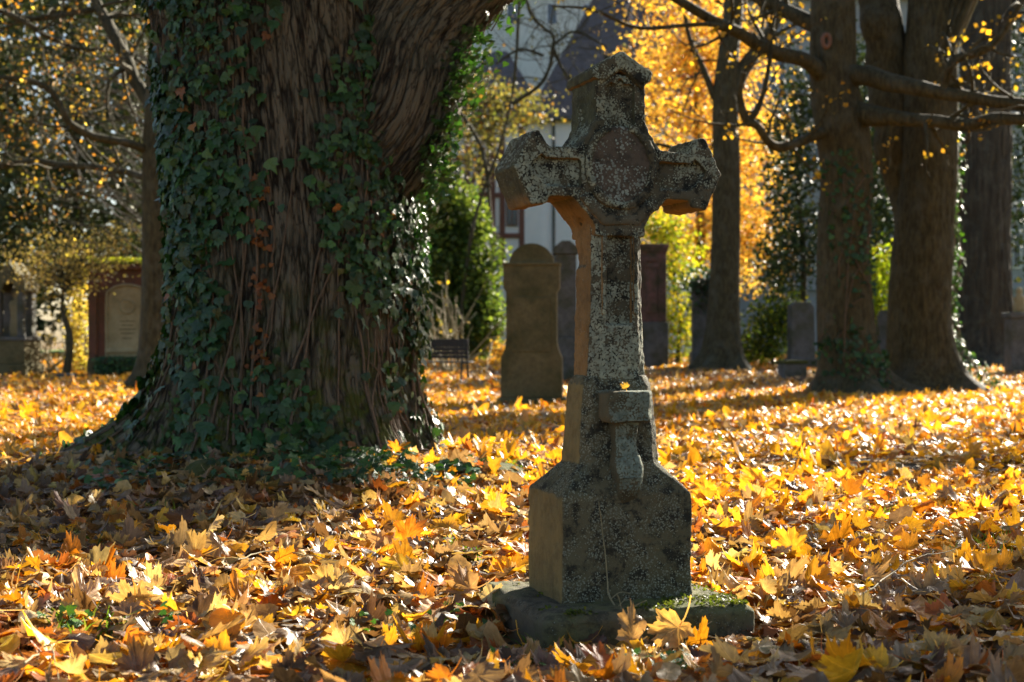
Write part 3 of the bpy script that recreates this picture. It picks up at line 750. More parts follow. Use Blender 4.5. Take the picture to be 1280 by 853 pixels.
# withered orange ivy leaves down the middle
n = 60; tt = rng.normal(-1.66, .045, n); z_ = rng.choice([.75, .95, 1.2, 1.45, 1.75], n)+rng.normal(0, .1, n)
P0 = trunk_p(tt, z_, .02); Nn = np.stack([np.cos(tt), np.sin(tt), 0*tt+.2], 1)+rng.normal(0, .35, (n, 3))
a_, b_, c_, d_ = scatter(IV, P0, basis(Nn, rng.uniform(0, 6, n)), rng.uniform(.025, .042, n), palette([(.35, .13, .03), (.28, .09, .02)], [1, 1], n))
lo = np.array([-1.5, 8.55, 1.2]); rt = thing('withered_ivy', tuple(lo), 'withered orange ivy sprays hanging on bare bark in the middle of the massive trunk', 'withered ivy')
mk('dead_leaves', a_, b_, M_LITTER, rt, lo, col=c_, luv=d_)
mb = MB()
for t0, z0, z1, r0 in ((-1.72, .15, 3.2, .009), (-1.78, .3, 2.9, .006), (-1.62, .5, 1.9, .005)):
    m = 24; zs = np.linspace(z0, z1, m); ts = t0+np.cumsum(rng.normal(0, .012, m)); mb.tube(catmull(trunk_p(ts, zs, .012), 3), r0, 6)
mb.build('vine_stems', M_VINE, rt, lo, smooth=True)
# ivy on the underside of the limb
n = 1300; k = rng.integers(60, 215, n); k = np.where(rng.random(n) < .62, rng.integers(62, 118, n), k); a = rng.uniform(-1, 1, n)*.9
dirn = np.array([.62, -.25, -.75]); sidev = np.array([.2, -1, .1])
P0 = LP[k]+(dirn*np.cos(a)[:, None]+sidev*np.sin(a)[:, None]*.7)*(LR[k]+.02+rng.random(n)**2*.16)[:, None]
P0[:, 2] -= rng.random(n)**2*.45*(k < 122)
Nn = dirn+rng.normal(0, .5, (n, 3)); Nn /= np.linalg.norm(Nn, axis=1, keepdims=True); dn = np.array([0, 0, -1.])+rng.normal(0, .4, (n, 3)); Yv = dn-Nn*np.sum(dn*Nn, 1, keepdims=True); Yv /= np.linalg.norm(Yv, axis=1, keepdims=True)
a_, b_, c_, d_ = scatter(IV, P0, np.stack([np.cross(Yv, Nn), Yv, Nn], 2), rng.uniform(.025, .055, n), palette([(.035, .09, .022), (.055, .13, .025), (.03, .07, .025)], [2, 1.5, 2], n))
lo = np.array([-.4, 9.1, 2.3]); rt = thing('ivy', tuple(lo), 'bright green ivy trailing from the underside of the heavy limb', 'ivy plant')
mk('foliage', a_, b_, M_IVY, rt, lo, col=c_, luv=d_)
mb = MB()
for s in range(5):
    k = np.arange(60+s*8, 200, 4); Q = LP[k]+dirn*(LR[k][:, None]+.01)+rng.normal(0, .02, (len(k), 3)); mb.tube(catmull(Q, 2), .005, 5)
mb.build('vine_stems', M_VINE, rt, lo, smooth=True)
# ivy creeping over the mound
n = 900; x = rng.normal(-1.15, .62, n); y = 8.35-rng.random(n)**1.4*.9-.12*np.abs(x+1.2); keep = (x > -2.6) & (x < -.15); x, y = x[keep], y[keep]; n = len(x)
kz = fbm(np.stack([x*2.2, y*2.2, x*0], -1), 2, 77) > -.12; x, y = x[kz], y[kz]; n = len(x)
P0 = np.stack([x, y, terrain(x, y)+.05+rng.random(n)*.07], 1)
Nn = np.array([0, -.35, 1])+rng.normal(0, .4, (n, 3))
a_, b_, c_, d_ = scatter(IV, P0, basis(Nn, rng.uniform(0, 6.3, n)), rng.uniform(.028, .062, n), palette(IVC[:4]+[(.10, .22, .03)], [4, 4, 3, 2, .3], n))
tag(mk('creeping_ivy', a_, b_, M_IVY, loc=(-1.1, 8.0, .1), col=c_, luv=d_), 'low dark ivy creeping over the ground at the foot of the massive trunk', 'ivy patch', kind='stuff')
# mossy root lump at the right foot of the trunk
def lump(name, c, rad, mat, seed, amp=.25):
    bm = bmesh.new(); bmesh.ops.create_icosphere(bm, subdivisions=5, radius=1); mb = MB(); mb.bm(bm); V = mb.v[0]
    V = V*(1+amp*fbm(V*1.8, 4, seed))[:, None]*rad+c; mb.v = [V]; return mb.build(name, mat, BTREE, bl, smooth=True)
M_MOSSROOT = plain('mossy root', (.045, .055, .012), (.10, .10, .03), 14, .95, .02)
lump('mossy_root', np.array([-.22, 8.25, .03]), np.array([.30, .28, .13]), M_MOSSROOT, 4)
lump('mossy_root', np.array([-1.72, 7.95, .06]), np.array([.16, .2, .12]), M_MOSSROOT, 6)

# ------------------------------------------------------------------ other trees
def pxpath(pts, Y, slope=0.0):
    """(px, py, radius in px[, extra depth]) -> points and radii at distance Y"""
    P, Rr = [], []
    for q in pts:
        d = Y+(q[3] if len(q) > 3 else 0); P.append(at(q[0], q[1], d)); Rr.append(q[2]/F*d)
    return np.array(P), np.array(Rr)

def tree(label, Y, trunk, limbs, bark, group=None, base=None, flare=.5, amp=.008, nsd=120, twig=None, leafspec=None, kind='tree', furrow=10, res=16, twigmat=None):
    P, Rr = pxpath(trunk, Y)
    P[0][2] = tz(P[0][0], P[0][1])-.15
    loc = np.array([P[0][0], P[0][1], tz(P[0][0], P[0][1])])
    root = thing(kind, tuple(loc), label, 'tree', group)
    PP = catmull(P, res); RR = np.interp(np.linspace(0, len(P)-1, len(PP)), np.arange(len(P)), Rr)
    T, U, W = frames(PP); s = np.concatenate([[0], np.cumsum(np.linalg.norm(np.diff(PP, axis=0), axis=1))])
    TH, SS = np.meshgrid(np.linspace(0, 2*PI, nsd, endpoint=False), s); rm = RR[:, None]*np.ones_like(TH); ph = rng.uniform(0, 6)
    fl = flare*rm[0, 0]*(np.exp(-np.clip(SS-.15, 0, 99)/.22)*(.25+.9*np.abs(np.sin(2.5*TH+ph))**2)+.22*np.exp(-np.clip(SS, 0, 99)/.9))
    A = np.stack([np.cos(TH)*rm*furrow, np.sin(TH)*rm*furrow, SS*1.4], -1)+ph
    r = rm*(1+.04*np.sin(3*TH+SS+ph)+.03*np.sin(5*TH-SS*.7))+fl+fissures(A, amp)
    Vt = PP[:, None]+r[..., None]*(np.cos(TH)[..., None]*U[:, None]+np.sin(TH)[..., None]*W[:, None])
    mk('trunk', Vt.reshape(-1, 3), gridq(len(PP), nsd), bark, root, loc)
    tips, out = [], []
    for lb in limbs:
        Q, q_r = pxpath(lb, Y); QQ = catmull(Q, 7); rq = np.interp(np.linspace(0, len(Q)-1, len(QQ)), np.arange(len(Q)), q_r)
        rq = rq*(1+.08*vnoise(QQ*4, 3)); mb = MB(); mb.tube(QQ+.25*rq[:, None]*np.stack([vnoise(QQ*3, 5), vnoise(QQ*3, 6), vnoise(QQ*3, 7)], 1), rq, 12)
        out = []
        if twig:
            for q in range(twig[0]):
                k = rng.integers(len(QQ)//5, len(QQ)); d0 = rng.normal(0, 1, 3)*[1, .8, .9]+[0, 0, twig[3] if len(twig) > 3 else .3]
                grow(QQ[k], d0, twig[1]*rng.uniform(.5, 1.2), max(rq[k]*.4, .008), twig[2], out, tips, .28, 3, .02, 5, .55)
        for a_, b_ in out: mb.add(a_, b_)
        mb.build('limb', bark, root, loc, smooth=True)
    if leafspec and tips:
        n, size, cols, wts = leafspec; tp = np.array(tips); I = rng.integers(0, len(tp), n)
        leaves(tp[I]+rng.normal(0, .05, (n, 3)), size, cols, wts, M_FOL, 'leaves', root, loc)
    return root, loc, PP, RR

YEL = [(.70, .48, .05), (.60, .36, .04), (.45, .25, .04)]
# tree with the pruning scar
rt, lo, PP, RR = tree('tree with a pruning scar and long side branches, right of the cross head', 22,
     [(1066, 505, 35), (1063, 470, 34), (1057, 400, 33), (1055, 300, 31), (1059, 220, 32), (1052, 160, 34), (1041, 100, 29), (1040, 30, 28), (1040, -60, 26), (1036, -220, 20), (1030, -420, 9)],
     [[(1042, 112, 13), (1012, 80, 10, -.3), (960, 60, 8, -.8), (905, 32, 7, -1.2), (850, 2, 6, -1.6), (780, -40, 4, -2)],
      [(1045, 45, 12), (1015, 28, 10, .3), (960, 2, 9, .6), (890, -40, 6, 1)],
      [(1048, 160, 6), (1020, 168, 7, -.3), (990, 182, 6, -.6), (965, 182, 6, -.8), (945, 158, 5, -1), (932, 150, 6, -1), (925, 120, 4, -1.1), (930, 90, 4, -1.2)],
      [(935, 152, 4, -1), (945, 140, 4, -1), (956, 110, 3, -1), (963, 70, 2.5, -1), (966, 40, 2, -1)],
      [(1050, 95, 15), (1090, 98, 12, -.4), (1140, 108, 10, -.9), (1180, 116, 9, -1.2), (1230, 126, 8, -1.5), (1300, 132, 7, -2), (1400, 140, 4, -3)],
      [(1060, 140, 16), (1100, 145, 12, -.5), (1150, 150, 8, -.9), (1200, 156, 8, -1.2), (1250, 150, 8, -1.6), (1330, 150, 6, -2.2)],
      [(1180, 114, 6, -1.2), (1186, 88, 6, -1.3), (1196, 74, 6, -1.3), (1225, 66, 5, -1.5), (1250, 46, 4, -1.6), (1275, 5, 3, -1.8)],
      [(905, 34, 4, -1.2), (880, 30, 3, -1.6), (800, 35, 2.5, -2.4), (740, 12, 2, -3), (690, 8, 1.2, -3)]],
     M_BARK2, twig=(8, 1.1, 1, .2), leafspec=(420, .07, YEL, [3, 2, 1]), flare=1.3, amp=.014)
mb = MB(); V_, F_ = torus(at(1034, 50, 21.6)[0], at(1034, 50, 21.6)[2], .055, .095, 21.66, .035, 20, 8); mb.add(V_, F_)
mb.build('pruning_scar', plain('scar wood', (.16, .08, .05), (.22, .12, .08), 10), rt, lo, smooth=True)
# double tree right of it
rt, lo, PP, RR = tree('stout double-stemmed tree with smooth ribbed bark and ivy down its right edge', 22.8,
     [(1156, 510, 40), (1155, 470, 38), (1151, 400, 36), (1154, 320, 37), (1161, 200, 34), (1161, 80, 33), (1166, 0, 31), (1170, -160, 24), (1176, -360, 12)],
     [[(1150, 330, 20, .3), (1136, 265, 23, .3), (1122, 200, 25, .3), (1112, 130, 27, .3), (1104, 60, 27, .3), (1098, 0, 25, .3), (1088, -160, 16, .4)]],
     M_BARK2, flare=1.2, furrow=16, amp=.014)
n = 1100; zq = rng.random(n); k = (zq*len(PP)*.55).astype(int); P0 = PP[k]+np.stack([RR[k]+rng.random(n)**2*.12, rng.normal(-.05, .12, n), rng.normal(0, .1, n)], 1)
P0[:, 0] += np.where(P0[:, 2] < 1.0, np.clip(.9-P0[:, 2], 0, 1)*rng.random(n)*1.0, 0); P0[:, 2] = np.maximum(P0[:, 2], .08); P0 = P0[(P0[:, 2] < 1) | (rng.random(n) < .6)]
IVYPALE = [(.03, .08, .03), (.06, .15, .03), (.10, .22, .03)]
def small_ivy(P0, label, cols=IVYPALE, size=.06, nrm=(.8, -.4, .3)):
    n = len(P0); lo = np.array([P0[:, 0].mean(), P0[:, 1].mean(), max(0, P0[:, 2].min())])
    r = thing('ivy', tuple(lo), label, 'ivy plant'); a_, b_, c_, d_ = scatter(IV, P0, basis(np.array(nrm)+rng.normal(0, .5, (n, 3)), rng.uniform(0, 6.3, n)), rng.uniform(.6, 1.3, n)*size, palette(cols, [1]*len(cols), n))
    mk('foliage', a_, b_, M_IVY, r, lo, col=c_, luv=d_)
    mb = MB()
    for s in range(4):
        o_ = np.sort(rng.choice(n, 12, replace=False)); Q = P0[o_][np.argsort(P0[o_][:, 2])]; mb.tube(catmull(Q, 2), .008, 4)
    mb.build('vine_stems', M_VINE, r, lo, smooth=True)
small_ivy(P0, 'sunlit ivy on the right edge of the stout double-stemmed tree')
n = 420; cl = rng.choice([.3, .7, 1.9, 2.3, 2.9, 3.3], n, p=[.3, .2, .12, .12, .12, .14]); zq = np.abs(cl+rng.normal(0, .25, n)); aa = np.clip(rng.normal(-1.5+.5*np.sin(cl*7), .5, n), -3, -.2)
cx = np.interp(zq, [0, 4], [at(1060, 0, 22)[0], at(1056, 0, 22)[0]]); rr = np.where(zq < .8, .50+.25*(.8-zq), .43)
small_ivy(np.stack([cx+rr*np.cos(aa), 22+rr*np.sin(aa), zq+.1], 1), 'scattered dark ivy tufts on the trunk with the pruning scar', IVC[:3], .07, (0, -1, .3))
# broad ridged trunk far right
tree('broad grey trunk with deep vertical ridges at the right edge', 36,
     [(1232, 468, 40), (1231, 440, 37), (1230, 380, 34), (1229, 300, 33), (1230, 200, 32), (1232, 100, 31), (1236, 0, 30), (1240, -150, 24), (1250, -330, 10)],
     [[(1250, 40, 12), (1285, -20, 9), (1320, -80, 5)]], M_BARK3, flare=.8, amp=.05, furrow=6, twig=(6, 2.5, 1), leafspec=(150, .1, YEL, [1, 1, 1]))
# slender forked tree in front of the golden one
tree('slender forked tree with dark bark in front of the golden foliage', 33,
     [(903, 468, 24), (904, 440, 22), (906, 380, 19), (907, 300, 18), (907, 200, 17), (907, 120, 16), (912, 60, 13), (918, 0, 12), (922, -120, 9), (925, -260, 5)],
     [[(907, 125, 11), (925, 95, 10), (945, 65, 8), (968, 30, 6), (1000, -20, 4)], [(910, 250, 5), (850, 190, 3), (800, 178, 1.5)], [(905, 150, 5), (880, 90, 4), (860, 40, 3), (850, -30, 2)]],
     M_BARK2, twig=(7, 2.2, 1), leafspec=(260, .10, YEL, [2, 2, 1]), flare=1.0)
# left tree behind the roots
tree('tree with a smooth dark trunk and mossy arching branches, left of the massive trunk', 24,
     [(196, 490, 24), (197, 440, 22), (197, 360, 20), (197, 280, 19), (198, 200, 19), (201, 100, 17), (203, 0, 15), (206, -200, 10)],
     [[(190, 190, 6), (160, 180, 5, -.3), (120, 172, 5, -.5), (88, 156, 5, -.8), (75, 130, 4, -.9), (55, 108, 4, -1), (20, 98, 3.5, -1.2), (-40, 96, 3, -1.5)],
      [(192, 135, 9), (172, 105, 8, .3), (152, 65, 7, .5), (135, 30, 7, .8), (118, 0, 6, 1), (100, -60, 4, 1.2)],
      [(192, 225, 5), (140, 212, 4, .6), (80, 206, 4, 1), (30, 202, 3.5, 1.2), (-20, 215, 3, 1.5)],
      [(118, 12, 4, 1), (80, 18, 3.5, .5), (40, 24, 3.5, 0), (0, 14, 3, -.5), (-50, 0, 2, -1)],
      [(5, 15, 4, -.5), (35, 30, 3.5, -.4), (60, 46, 3, -.3), (95, 60, 2.2, 0), (130, 62, 1.5, 0)]],
     M_BARK2, twig=(12, 1.6, 2, .1), leafspec=(520, .06, [(.55, .32, .05), (.45, .20, .04), (.62, .48, .14), (.30, .30, .05)], [3, 3, 2, 1]), twigmat=M_PALETWIG, flare=.8)
# bare branches hanging over the middle
tree('sparse tree whose thin crooked branches hang before the dark roof', 40,
     [(574, 462, 3), (576, 400, 2.6), (588, 300, 2.4), (604, 240, 2.2), (626, 180, 2), (640, 120, 1.8), (646, 60, 2.2), (650, -20, 2)],
     [[(640, 130, 3), (680, 100, 2.5), (692, 50, 2.2), (680, 35, 2), (665, 20, 2), (655, -10, 2)], [(692, 55, 2), (720, 40, 1.6), (760, 60, 1.2)], [(680, 70, 2), (650, 62, 1.8), (620, 80, 1.3)], [(690, 60, 2), (705, 90, 1.5), (722, 110, 1)],
      [(612, 235, 3), (600, 180, 2.6), (575, 140, 2)], [(770, 100, 2), (758, 70, 3), (772, 110, 4), (790, 140, 5)]],
     M_BARK2, twig=(9, 2.0, 2), leafspec=(220, .09, [(.20, .19, .05), (.42, .25, .05), (.14, .15, .04)], [3, 1, 2]), flare=.5, nsd=24, res=5)

# ---- leafy crowns
def crown_tree(label, Y, px0, trunk_w, clumps, n, size, cols, wts, mat=M_FOL, name='tree', flat=None, spread=(.35, .35, .22), group=None, cat='tree', trunk_to=None, kmul=14, bark=M_BARK2, base_py=None):
    """clumps: (px, py, rx_px, ry_px, depth_m): ellipsoids filled with leaf clusters"""
    x0 = (px0-640)/F*Y; z0 = tz(x0, Y); lo = np.array([x0, Y, z0]); root = thing(name, tuple(lo), label, cat, group)
    top = trunk_to or min(c[1] for c in clumps)+20
    P = catmull([[x0, Y, z0-.1], [x0+.1, Y, z0+(at(px0, top, Y)[2]-z0)*.4], [x0-.05, Y, z0+(at(px0, top, Y)[2]-z0)*.7], list(at(px0, top, Y))], 6)
    pts, br = [], [tube(P, np.linspace(trunk_w/F*Y/2, .02, len(P)), 10)]; tot = sum(c[2]*c[3] for c in clumps)
    for (cx, cy, rx, ry, dep) in clumps:
        c = at(cx, cy, Y); rr = np.array([rx/F*Y, dep, ry/F*Y]); k = max(3, int(n*(rx*ry)/tot)); nc = max(4, int(k/kmul))
        cc = rng.normal(0, 1, (nc, 3)); cc /= np.linalg.norm(cc, axis=1, keepdims=True); cc *= (rng.random((nc, 1))**.40); cc = c+cc*rr
        cc = cc[cc[:, 2] > z0+.1]
        if len(cc) == 0: continue
        I = rng.integers(0, len(cc), k); sz = rng.uniform(.5, 1.4, len(cc))
        pp = cc[I]+rng.normal(0, 1, (k, 3))*np.array(spread)*sz[I][:, None]
        pts.append(pp)
        for q in cc[::max(1, len(cc)//14)]:
            h0 = P[np.argmin(np.abs(P[:, 2]-(q[2]-.35*abs(q[0]-x0))))]; dq = q-h0; L_ = np.linalg.norm(dq); br.append(tube(catmull([h0, h0+dq*.3+rng.normal(0, .10, 3)*L_+[0, 0, .1*L_], h0+dq*.65+rng.normal(0, .10, 3)*L_+[0, 0, .06*L_], q], 3), np.linspace(max(.010, trunk_w/F*Y*.07), .005, 10), 5))
    V_, F_ = merge(br); mk('trunk', V_, F_, bark, root, lo)
    pts = np.vstack(pts); pts = pts[pts[:, 2] > z0+.03]
    leaves(pts, size, cols, wts, mat, 'crown', root, lo, flat=flat)
    return root

GOLD = [(.76, .49, .11), (.72, .42, .08), (.80, .60, .18), (.55, .32, .07)]
crown_tree('beech with golden orange autumn foliage behind the slender forked tree', 46, 872, 16,
    [(850, 80, 70, 75, 1.6), (905, 60, 60, 80, 1.6), (860, 190, 85, 70, 1.6), (930, 180, 62, 70, 1.6), (880, 290, 90, 55, 1.6), (935, 300, 58, 70, 1.5), (840, -40, 80, 60, 1.6)],
    26000, .115, GOLD, [3, 3, 3, 1], flat=1.0, spread=(.42, .4, .10))
LIME = [(.36, .42, .03), (.50, .46, .04), (.22, .32, .03), (.60, .50, .05)]
crown_tree('lime green and yellow shrub between the red tomb and the slender tree', 38, 846, 6,
    [(845, 330, 30, 50, .8), (835, 290, 26, 24, .8), (850, 410, 26, 45, .8), (825, 380, 15, 50, .8), (815, 290, 22, 20, .7)], 5200, .085, LIME, [3, 2, 2, 1], name='shrub', cat='shrub', spread=(.2, .2, .2))
crown_tree('yellow green bush between the scarred tree and the double-stemmed tree', 38, 1098, 5,
    [(1098, 345, 26, 34, .7), (1100, 400, 24, 34, .7), (1090, 440, 14, 18, .5)], 2300, .10, [(.30, .42, .02), (.40, .45, .03), (.16, .25, .03)], [3, 2, 2], name='shrub', cat='shrub', spread=(.22, .2, .2))
DGR = [(.022, .042, .016), (.035, .06, .02), (.05, .08, .02), (.10, .11, .03)]
crown_tree('dark drooping evergreen tree behind the scarred tree', 37, 1000, 10,
    [(985, 190, 38, 60, 1), (1000, 290, 44, 70, 1), (975, 330, 30, 50, 1), (1008, 120, 30, 50, 1), (1075, 150, 45, 110, 1)], 7500, .11, DGR, [3, 3, 2, 1], M_NEEDLE, spread=(.2, .2, .4))
crown_tree('low green bush beside the grey stele', 35.5, 962, 5,
    [(960, 415, 30, 38, .8), (935, 440, 18, 22, .6), (985, 400, 18, 30, .6)], 3200, .085, [(.07, .12, .02), (.16, .22, .02), (.28, .30, .03), (.05, .08, .02)], [3, 2, 1, 2], name='shrub', cat='shrub', spread=(.18, .18, .18))
THU = [(.08, .14, .035), (.12, .19, .045), (.19, .26, .06), (.05, .085, .025)]
crown_tree('dense green arborvitae behind the bench', 41, 572, 12,
    [(570, 400, 58, 55, 1.2), (572, 330, 58, 60, 1.2), (560, 275, 50, 45, 1.1), (540, 240, 40, 35, 1), (595, 400, 34, 48, 1)], 30000, .11, THU, [3, 3, 2, 2], M_FOL, spread=(.10, .10, .18), kmul=9)
# bare shrub in front of the arborvitae
x0 = at(562, 440, 30)[0]; z0 = tz(x0, 30); lo = np.array([x0, 30, z0]); rt = thing('shrub', tuple(lo), 'half-bare shrub of pale stems with a few yellow leaves above the bench', 'shrub')
out, tips = [], []
for q in range(16): grow(lo+[rng.normal(0, .12), 0, 0], (rng.normal(0, .42), rng.normal(0, .2), 1), rng.uniform(1.3, 2.4), .022, 1, out, tips, .12, 3, .05)
V_, F_ = merge(out); mk('stems', V_, F_, M_PALETWIG, rt, lo)
tp = np.array(tips); tp = tp[rng.integers(0, len(tp), 40)]; leaves(tp, .09, [(.60, .55, .05), (.70, .50, .06)], [1, 1], M_FOL, 'leaves', rt, lo)
# round oak like foliage in front of the house
crown_tree('olive brown tree with thinning leaves in front of the half-timbered house', 47, 612, 9,
    [(620, 130, 48, 36, 1.4), (600, 170, 40, 34, 1.4), (660, 135, 40, 30, 1.3), (580, 110, 30, 40, 1.2), (585, 215, 24, 26, 1)], 2600, .12, [(.16, .16, .06), (.20, .18, .07), (.32, .20, .05), (.10, .11, .04)], [3, 3, 1, 2], spread=(.35, .3, .22))
# orange shrub low behind the white-topped stone
crown_tree('small golden bush low between the arborvitae and the round-topped stone', 40, 626, 3, [(624, 445, 10, 16, .4)], 500, .07, GOLD, [1, 1, 1, 1], name='shrub', cat='shrub', spread=(.08, .08, .1), trunk_to=440)

DGL = [(.045, .07, .022), (.07, .095, .03), (.10, .12, .035), (.16, .15, .05)]
# left side: dark evergreens and a pale weeping tree
for k, (px_, py_, rx, ry, Y_, lab) in enumerate(((20, 210, 55, 200, 42, 'dark spruce at the far left edge'), (95, 170, 50, 210, 46, 'dark spruce behind the arching mossy branches'), (165, 200, 48, 200, 44, 'dark spruce directly behind the red tomb'), (-60, 180, 60, 220, 44, 'dark spruce cut off by the left edge'))):
    crown_tree(lab, Y_, px_, 14, [(px_, py_+ry*.55, rx*1.1, ry*.45, 1.6), (px_, py_, rx*.9, ry*.5, 1.4), (px_, py_-ry*.6, rx*.7, ry*.5, 1.1), (px_, py_-ry*1.1, rx*.5, ry*.4, .9)], 6500, .16, DGL, [3, 3, 2, 1], M_NEEDLE, spread=(.3, .3, .3), group='dark spruces behind the left graves')
crown_tree('tree with sparse coppery autumn leaves high at the left', 34, 192, 9,
    [(60, 60, 80, 60, 1.5), (110, 130, 60, 60, 1.3), (20, 150, 50, 60, 1.3), (90, 220, 80, 40, 1.3), (150, 60, 50, 60, 1.2), (40, 250, 60, 30, 1)], 1000, .06, [(.30, .17, .045), (.38, .28, .08), (.24, .12, .035), (.25, .26, .09)], [3, 2, 2, 1], spread=(.3, .3, .3), kmul=9, bark=M_TWIG)
STRAW = [(.34, .27, .11), (.28, .21, .09), (.20, .17, .07), (.40, .33, .14)]
crown_tree('small weeping tree with straw coloured foliage on a dark stem', 28, 81, 12,
    [(95, 320, 62, 34, 1.0), (60, 345, 46, 26, .9), (140, 300, 36, 24, .9), (40, 330, 30, 34, .8), (110, 350, 30, 14, .7)], 2600, .055, STRAW, [3, 3, 2, 2], spread=(.2, .2, .14), trunk_to=350)
crown_tree('tall straw yellow hedge plant leaning on the red tomb', 30.5, 102, 3,
    [(100, 400, 11, 60, .4), (102, 340, 12, 30, .4), (98, 450, 12, 20, .4)], 1800, .06, [(.62, .50, .12), (.50, .40, .10), (.40, .38, .08)], [2, 2, 1], name='shrub', cat='shrub', spread=(.08, .1, .14))
x0 = at(68, 470, 30.6)[0]; lo = np.array([x0, 30.6, tz(x0, 30.6)]); rt = thing('shrub', tuple(lo), 'thin pale shrub stems beside the statue monument', 'shrub')
out, tips = [], []
for q in range(14): grow(lo+[rng.normal(0, .15), 0, 0], (rng.normal(0, .55), rng.normal(0, .2), 1), rng.uniform(.8, 1.5), .02, 1, out, tips, .12, 3, 0)
V_, F_ = merge(out); mk('stems', V_, F_, M_PALETWIG, rt, lo); tp = np.array(tips); tp = tp[rng.integers(0, len(tp), 160)]; leaves(tp, .07, STRAW, [1, 1, 1, 1], M_FOL, 'leaves', rt, lo)
mb = MB(); c0 = at(81, 476, 27.7); z0 = tz(c0[0], 27.7); mb.box(c0[0]-.18, c0[0]+.18, 27.5, 27.9, z0-.05, z0+.12, .03); mb.build('foot_stone', M_GREY, None)
bpy.data.objects['foot_stone'].name = 'kerb_stone'; tag(bpy.data.objects['kerb_stone'], 'low grey stone at the foot of the small weeping tree', 'kerb stone')

# right background evergreens
for k, (px_, py_, rx, ry, Y_, lab) in enumerate(((1250, 150, 60, 200, 50, 'dark evergreen behind the ridged trunk'), (1095, 260, 38, 120, 52, 'bluish dark evergreen far between the two nearest trunks'), (1330, 180, 60, 200, 48, 'dark evergreen just beyond the right edge'), (1210, 280, 30, 140, 55, 'distant dark evergreen right of the double-stemmed tree'))):
    crown_tree(lab, Y_, px_, 12, [(px_, py_+ry*.5, rx, ry*.5, 1.6), (px_, py_-ry*.1, rx*.9, ry*.5, 1.4), (px_, py_-ry*.7, rx*.6, ry*.5, 1.1)], 3600, .16, DGR, [4, 3, 1, .8], M_NEEDLE, spread=(.35, .3, .35), group='dark evergreens behind the right trunks')

# far wood behind the left graves
n = 26000; x = rng.uniform(-34, -3.2, n); y = rng.uniform(56, 66, n); top = 15+4*vnoise(np.stack([x*.25, y*0, x*0], -1), 4); z_ = .2+rng.random(n)**.8*top
P0 = np.stack([x, y, z_], 1); P0 = P0[fbm(P0*.45, 3, 9) > -.22]
tag(leaves(P0, .42, DGL, [4, 4, 2, 1], M_NEEDLE, 'far_wood', None, (-18, 60, 0), stuff=True), 'dark far-off wood closing the view behind the left graves', 'wood', kind='stuff')

# ------------------------------------------------------------------ gravestones and monuments
def zb(px, Y): return tz((px-640)/F*Y, Y)
def stone_thing(name, px, Y, label, cat, rz=0, group=None):
    x = (px-640)/F*Y; return thing(name, (x, Y, tz(x, Y)-.01), label, cat, group, rz), F/Y, tz(x, Y)-.01
# round-topped headstone
Yg = 18.6; rt, k, z0 = stone_thing('headstone', 665, Yg, 'tall olive brown headstone with a rounded top, between the massive tree and the cross', 'gravestone', rz=R(-4))
zp = lambda py: CAMZ-(py-426.5)/k-z0
hb = [(-38/k, zp(497)), (-38/k, zp(447)), (-33/k, zp(436)), (-31.5/k, zp(425)), (-31.5/k, zp(366)), (-35/k, zp(360)), (-35/k, zp(332)), (35/k, zp(332)), (35/k, zp(360)), (31.5/k, zp(366)), (31.5/k, zp(425)), (33/k, zp(436)), (38/k, zp(447)), (38/k, zp(497))]
MB().poly(hb, -.16, .16, .012).build('body', M_GRAVE, rt)
MB().poly([(28/k*math.cos(a), zp(331)+(26/k)*math.sin(a)) for a in np.linspace(0, PI, 20)], -.13, .13, .012).build('rounded_top', M_GRAVE, rt)
MB().box(-36/k, 36/k, -.18, .18, zp(332.5), zp(329), .008).build('moulding', M_GRAVE, rt)
MB().box(-43/k, 43/k, -.22, .22, -.1, zp(497), .02).build('base', M_GRAVE, rt)
MB().poly([(-24/k, zp(440)), (-24/k, zp(372)), (24/k, zp(372)), (24/k, zp(440))], -.172, -.15, .006).build('inscription_panel', M_GRAVE, rt)
# slim grey stele half hidden by the shaft
Yg = 27; rt, k, z0 = stone_thing('gravestone', 706, Yg, 'slim grey stone stele mostly hidden behind the cross shaft', 'gravestone')
zp = lambda py: CAMZ-(py-426.5)/k-z0
MB().box(-12/k, 14/k, -.2, .2, zp(422), zp(318), .02).build('body', M_GREY, rt)
MB().poly([(-15/k, zp(318)), (17/k, zp(318)), (17/k, zp(311)), (6/k, zp(302)), (-4/k, zp(302)), (-15/k, zp(311))], -.24, .24, .01).build('top', M_GREY, rt)
MB().box(-16/k, 18/k, -.26, .26, -.1, zp(422), .02).build('base', M_GREY, rt)
# red pillar tomb
Yg = 35; rt, k, z0 = stone_thing('pillar_tomb', 812, Yg, 'red sandstone pillar tomb with a flat cornice, right of the cross shaft', 'tomb', rz=R(6))
zp = lambda py: CAMZ-(py-426.5)/k-z0
MB().box(-28/k, 18/k, -.35, .35, zp(403), zp(312), .02).build('upper_block', M_RED, rt)
MB().box(-30/k, 20/k, -.40, .40, -.1, zp(403), .02).build('lower_block', M_GREY, rt)
MB().box(-31/k, 20.5/k, -.42, .42, zp(312), zp(306), .02).box(-30/k, 19/k, -.39, .39, zp(316), zp(312), .01).build('cornice', M_RED, rt)
MB().box(-8/k, 6/k, -.385, -.34, zp(392), zp(336), .01).box(-10/k, 8/k, -.40, -.34, zp(336), zp(331), .01).box(-9/k, 7/k, -.39, -.34, zp(328), zp(322), .01).build('pilaster', M_RED, rt)
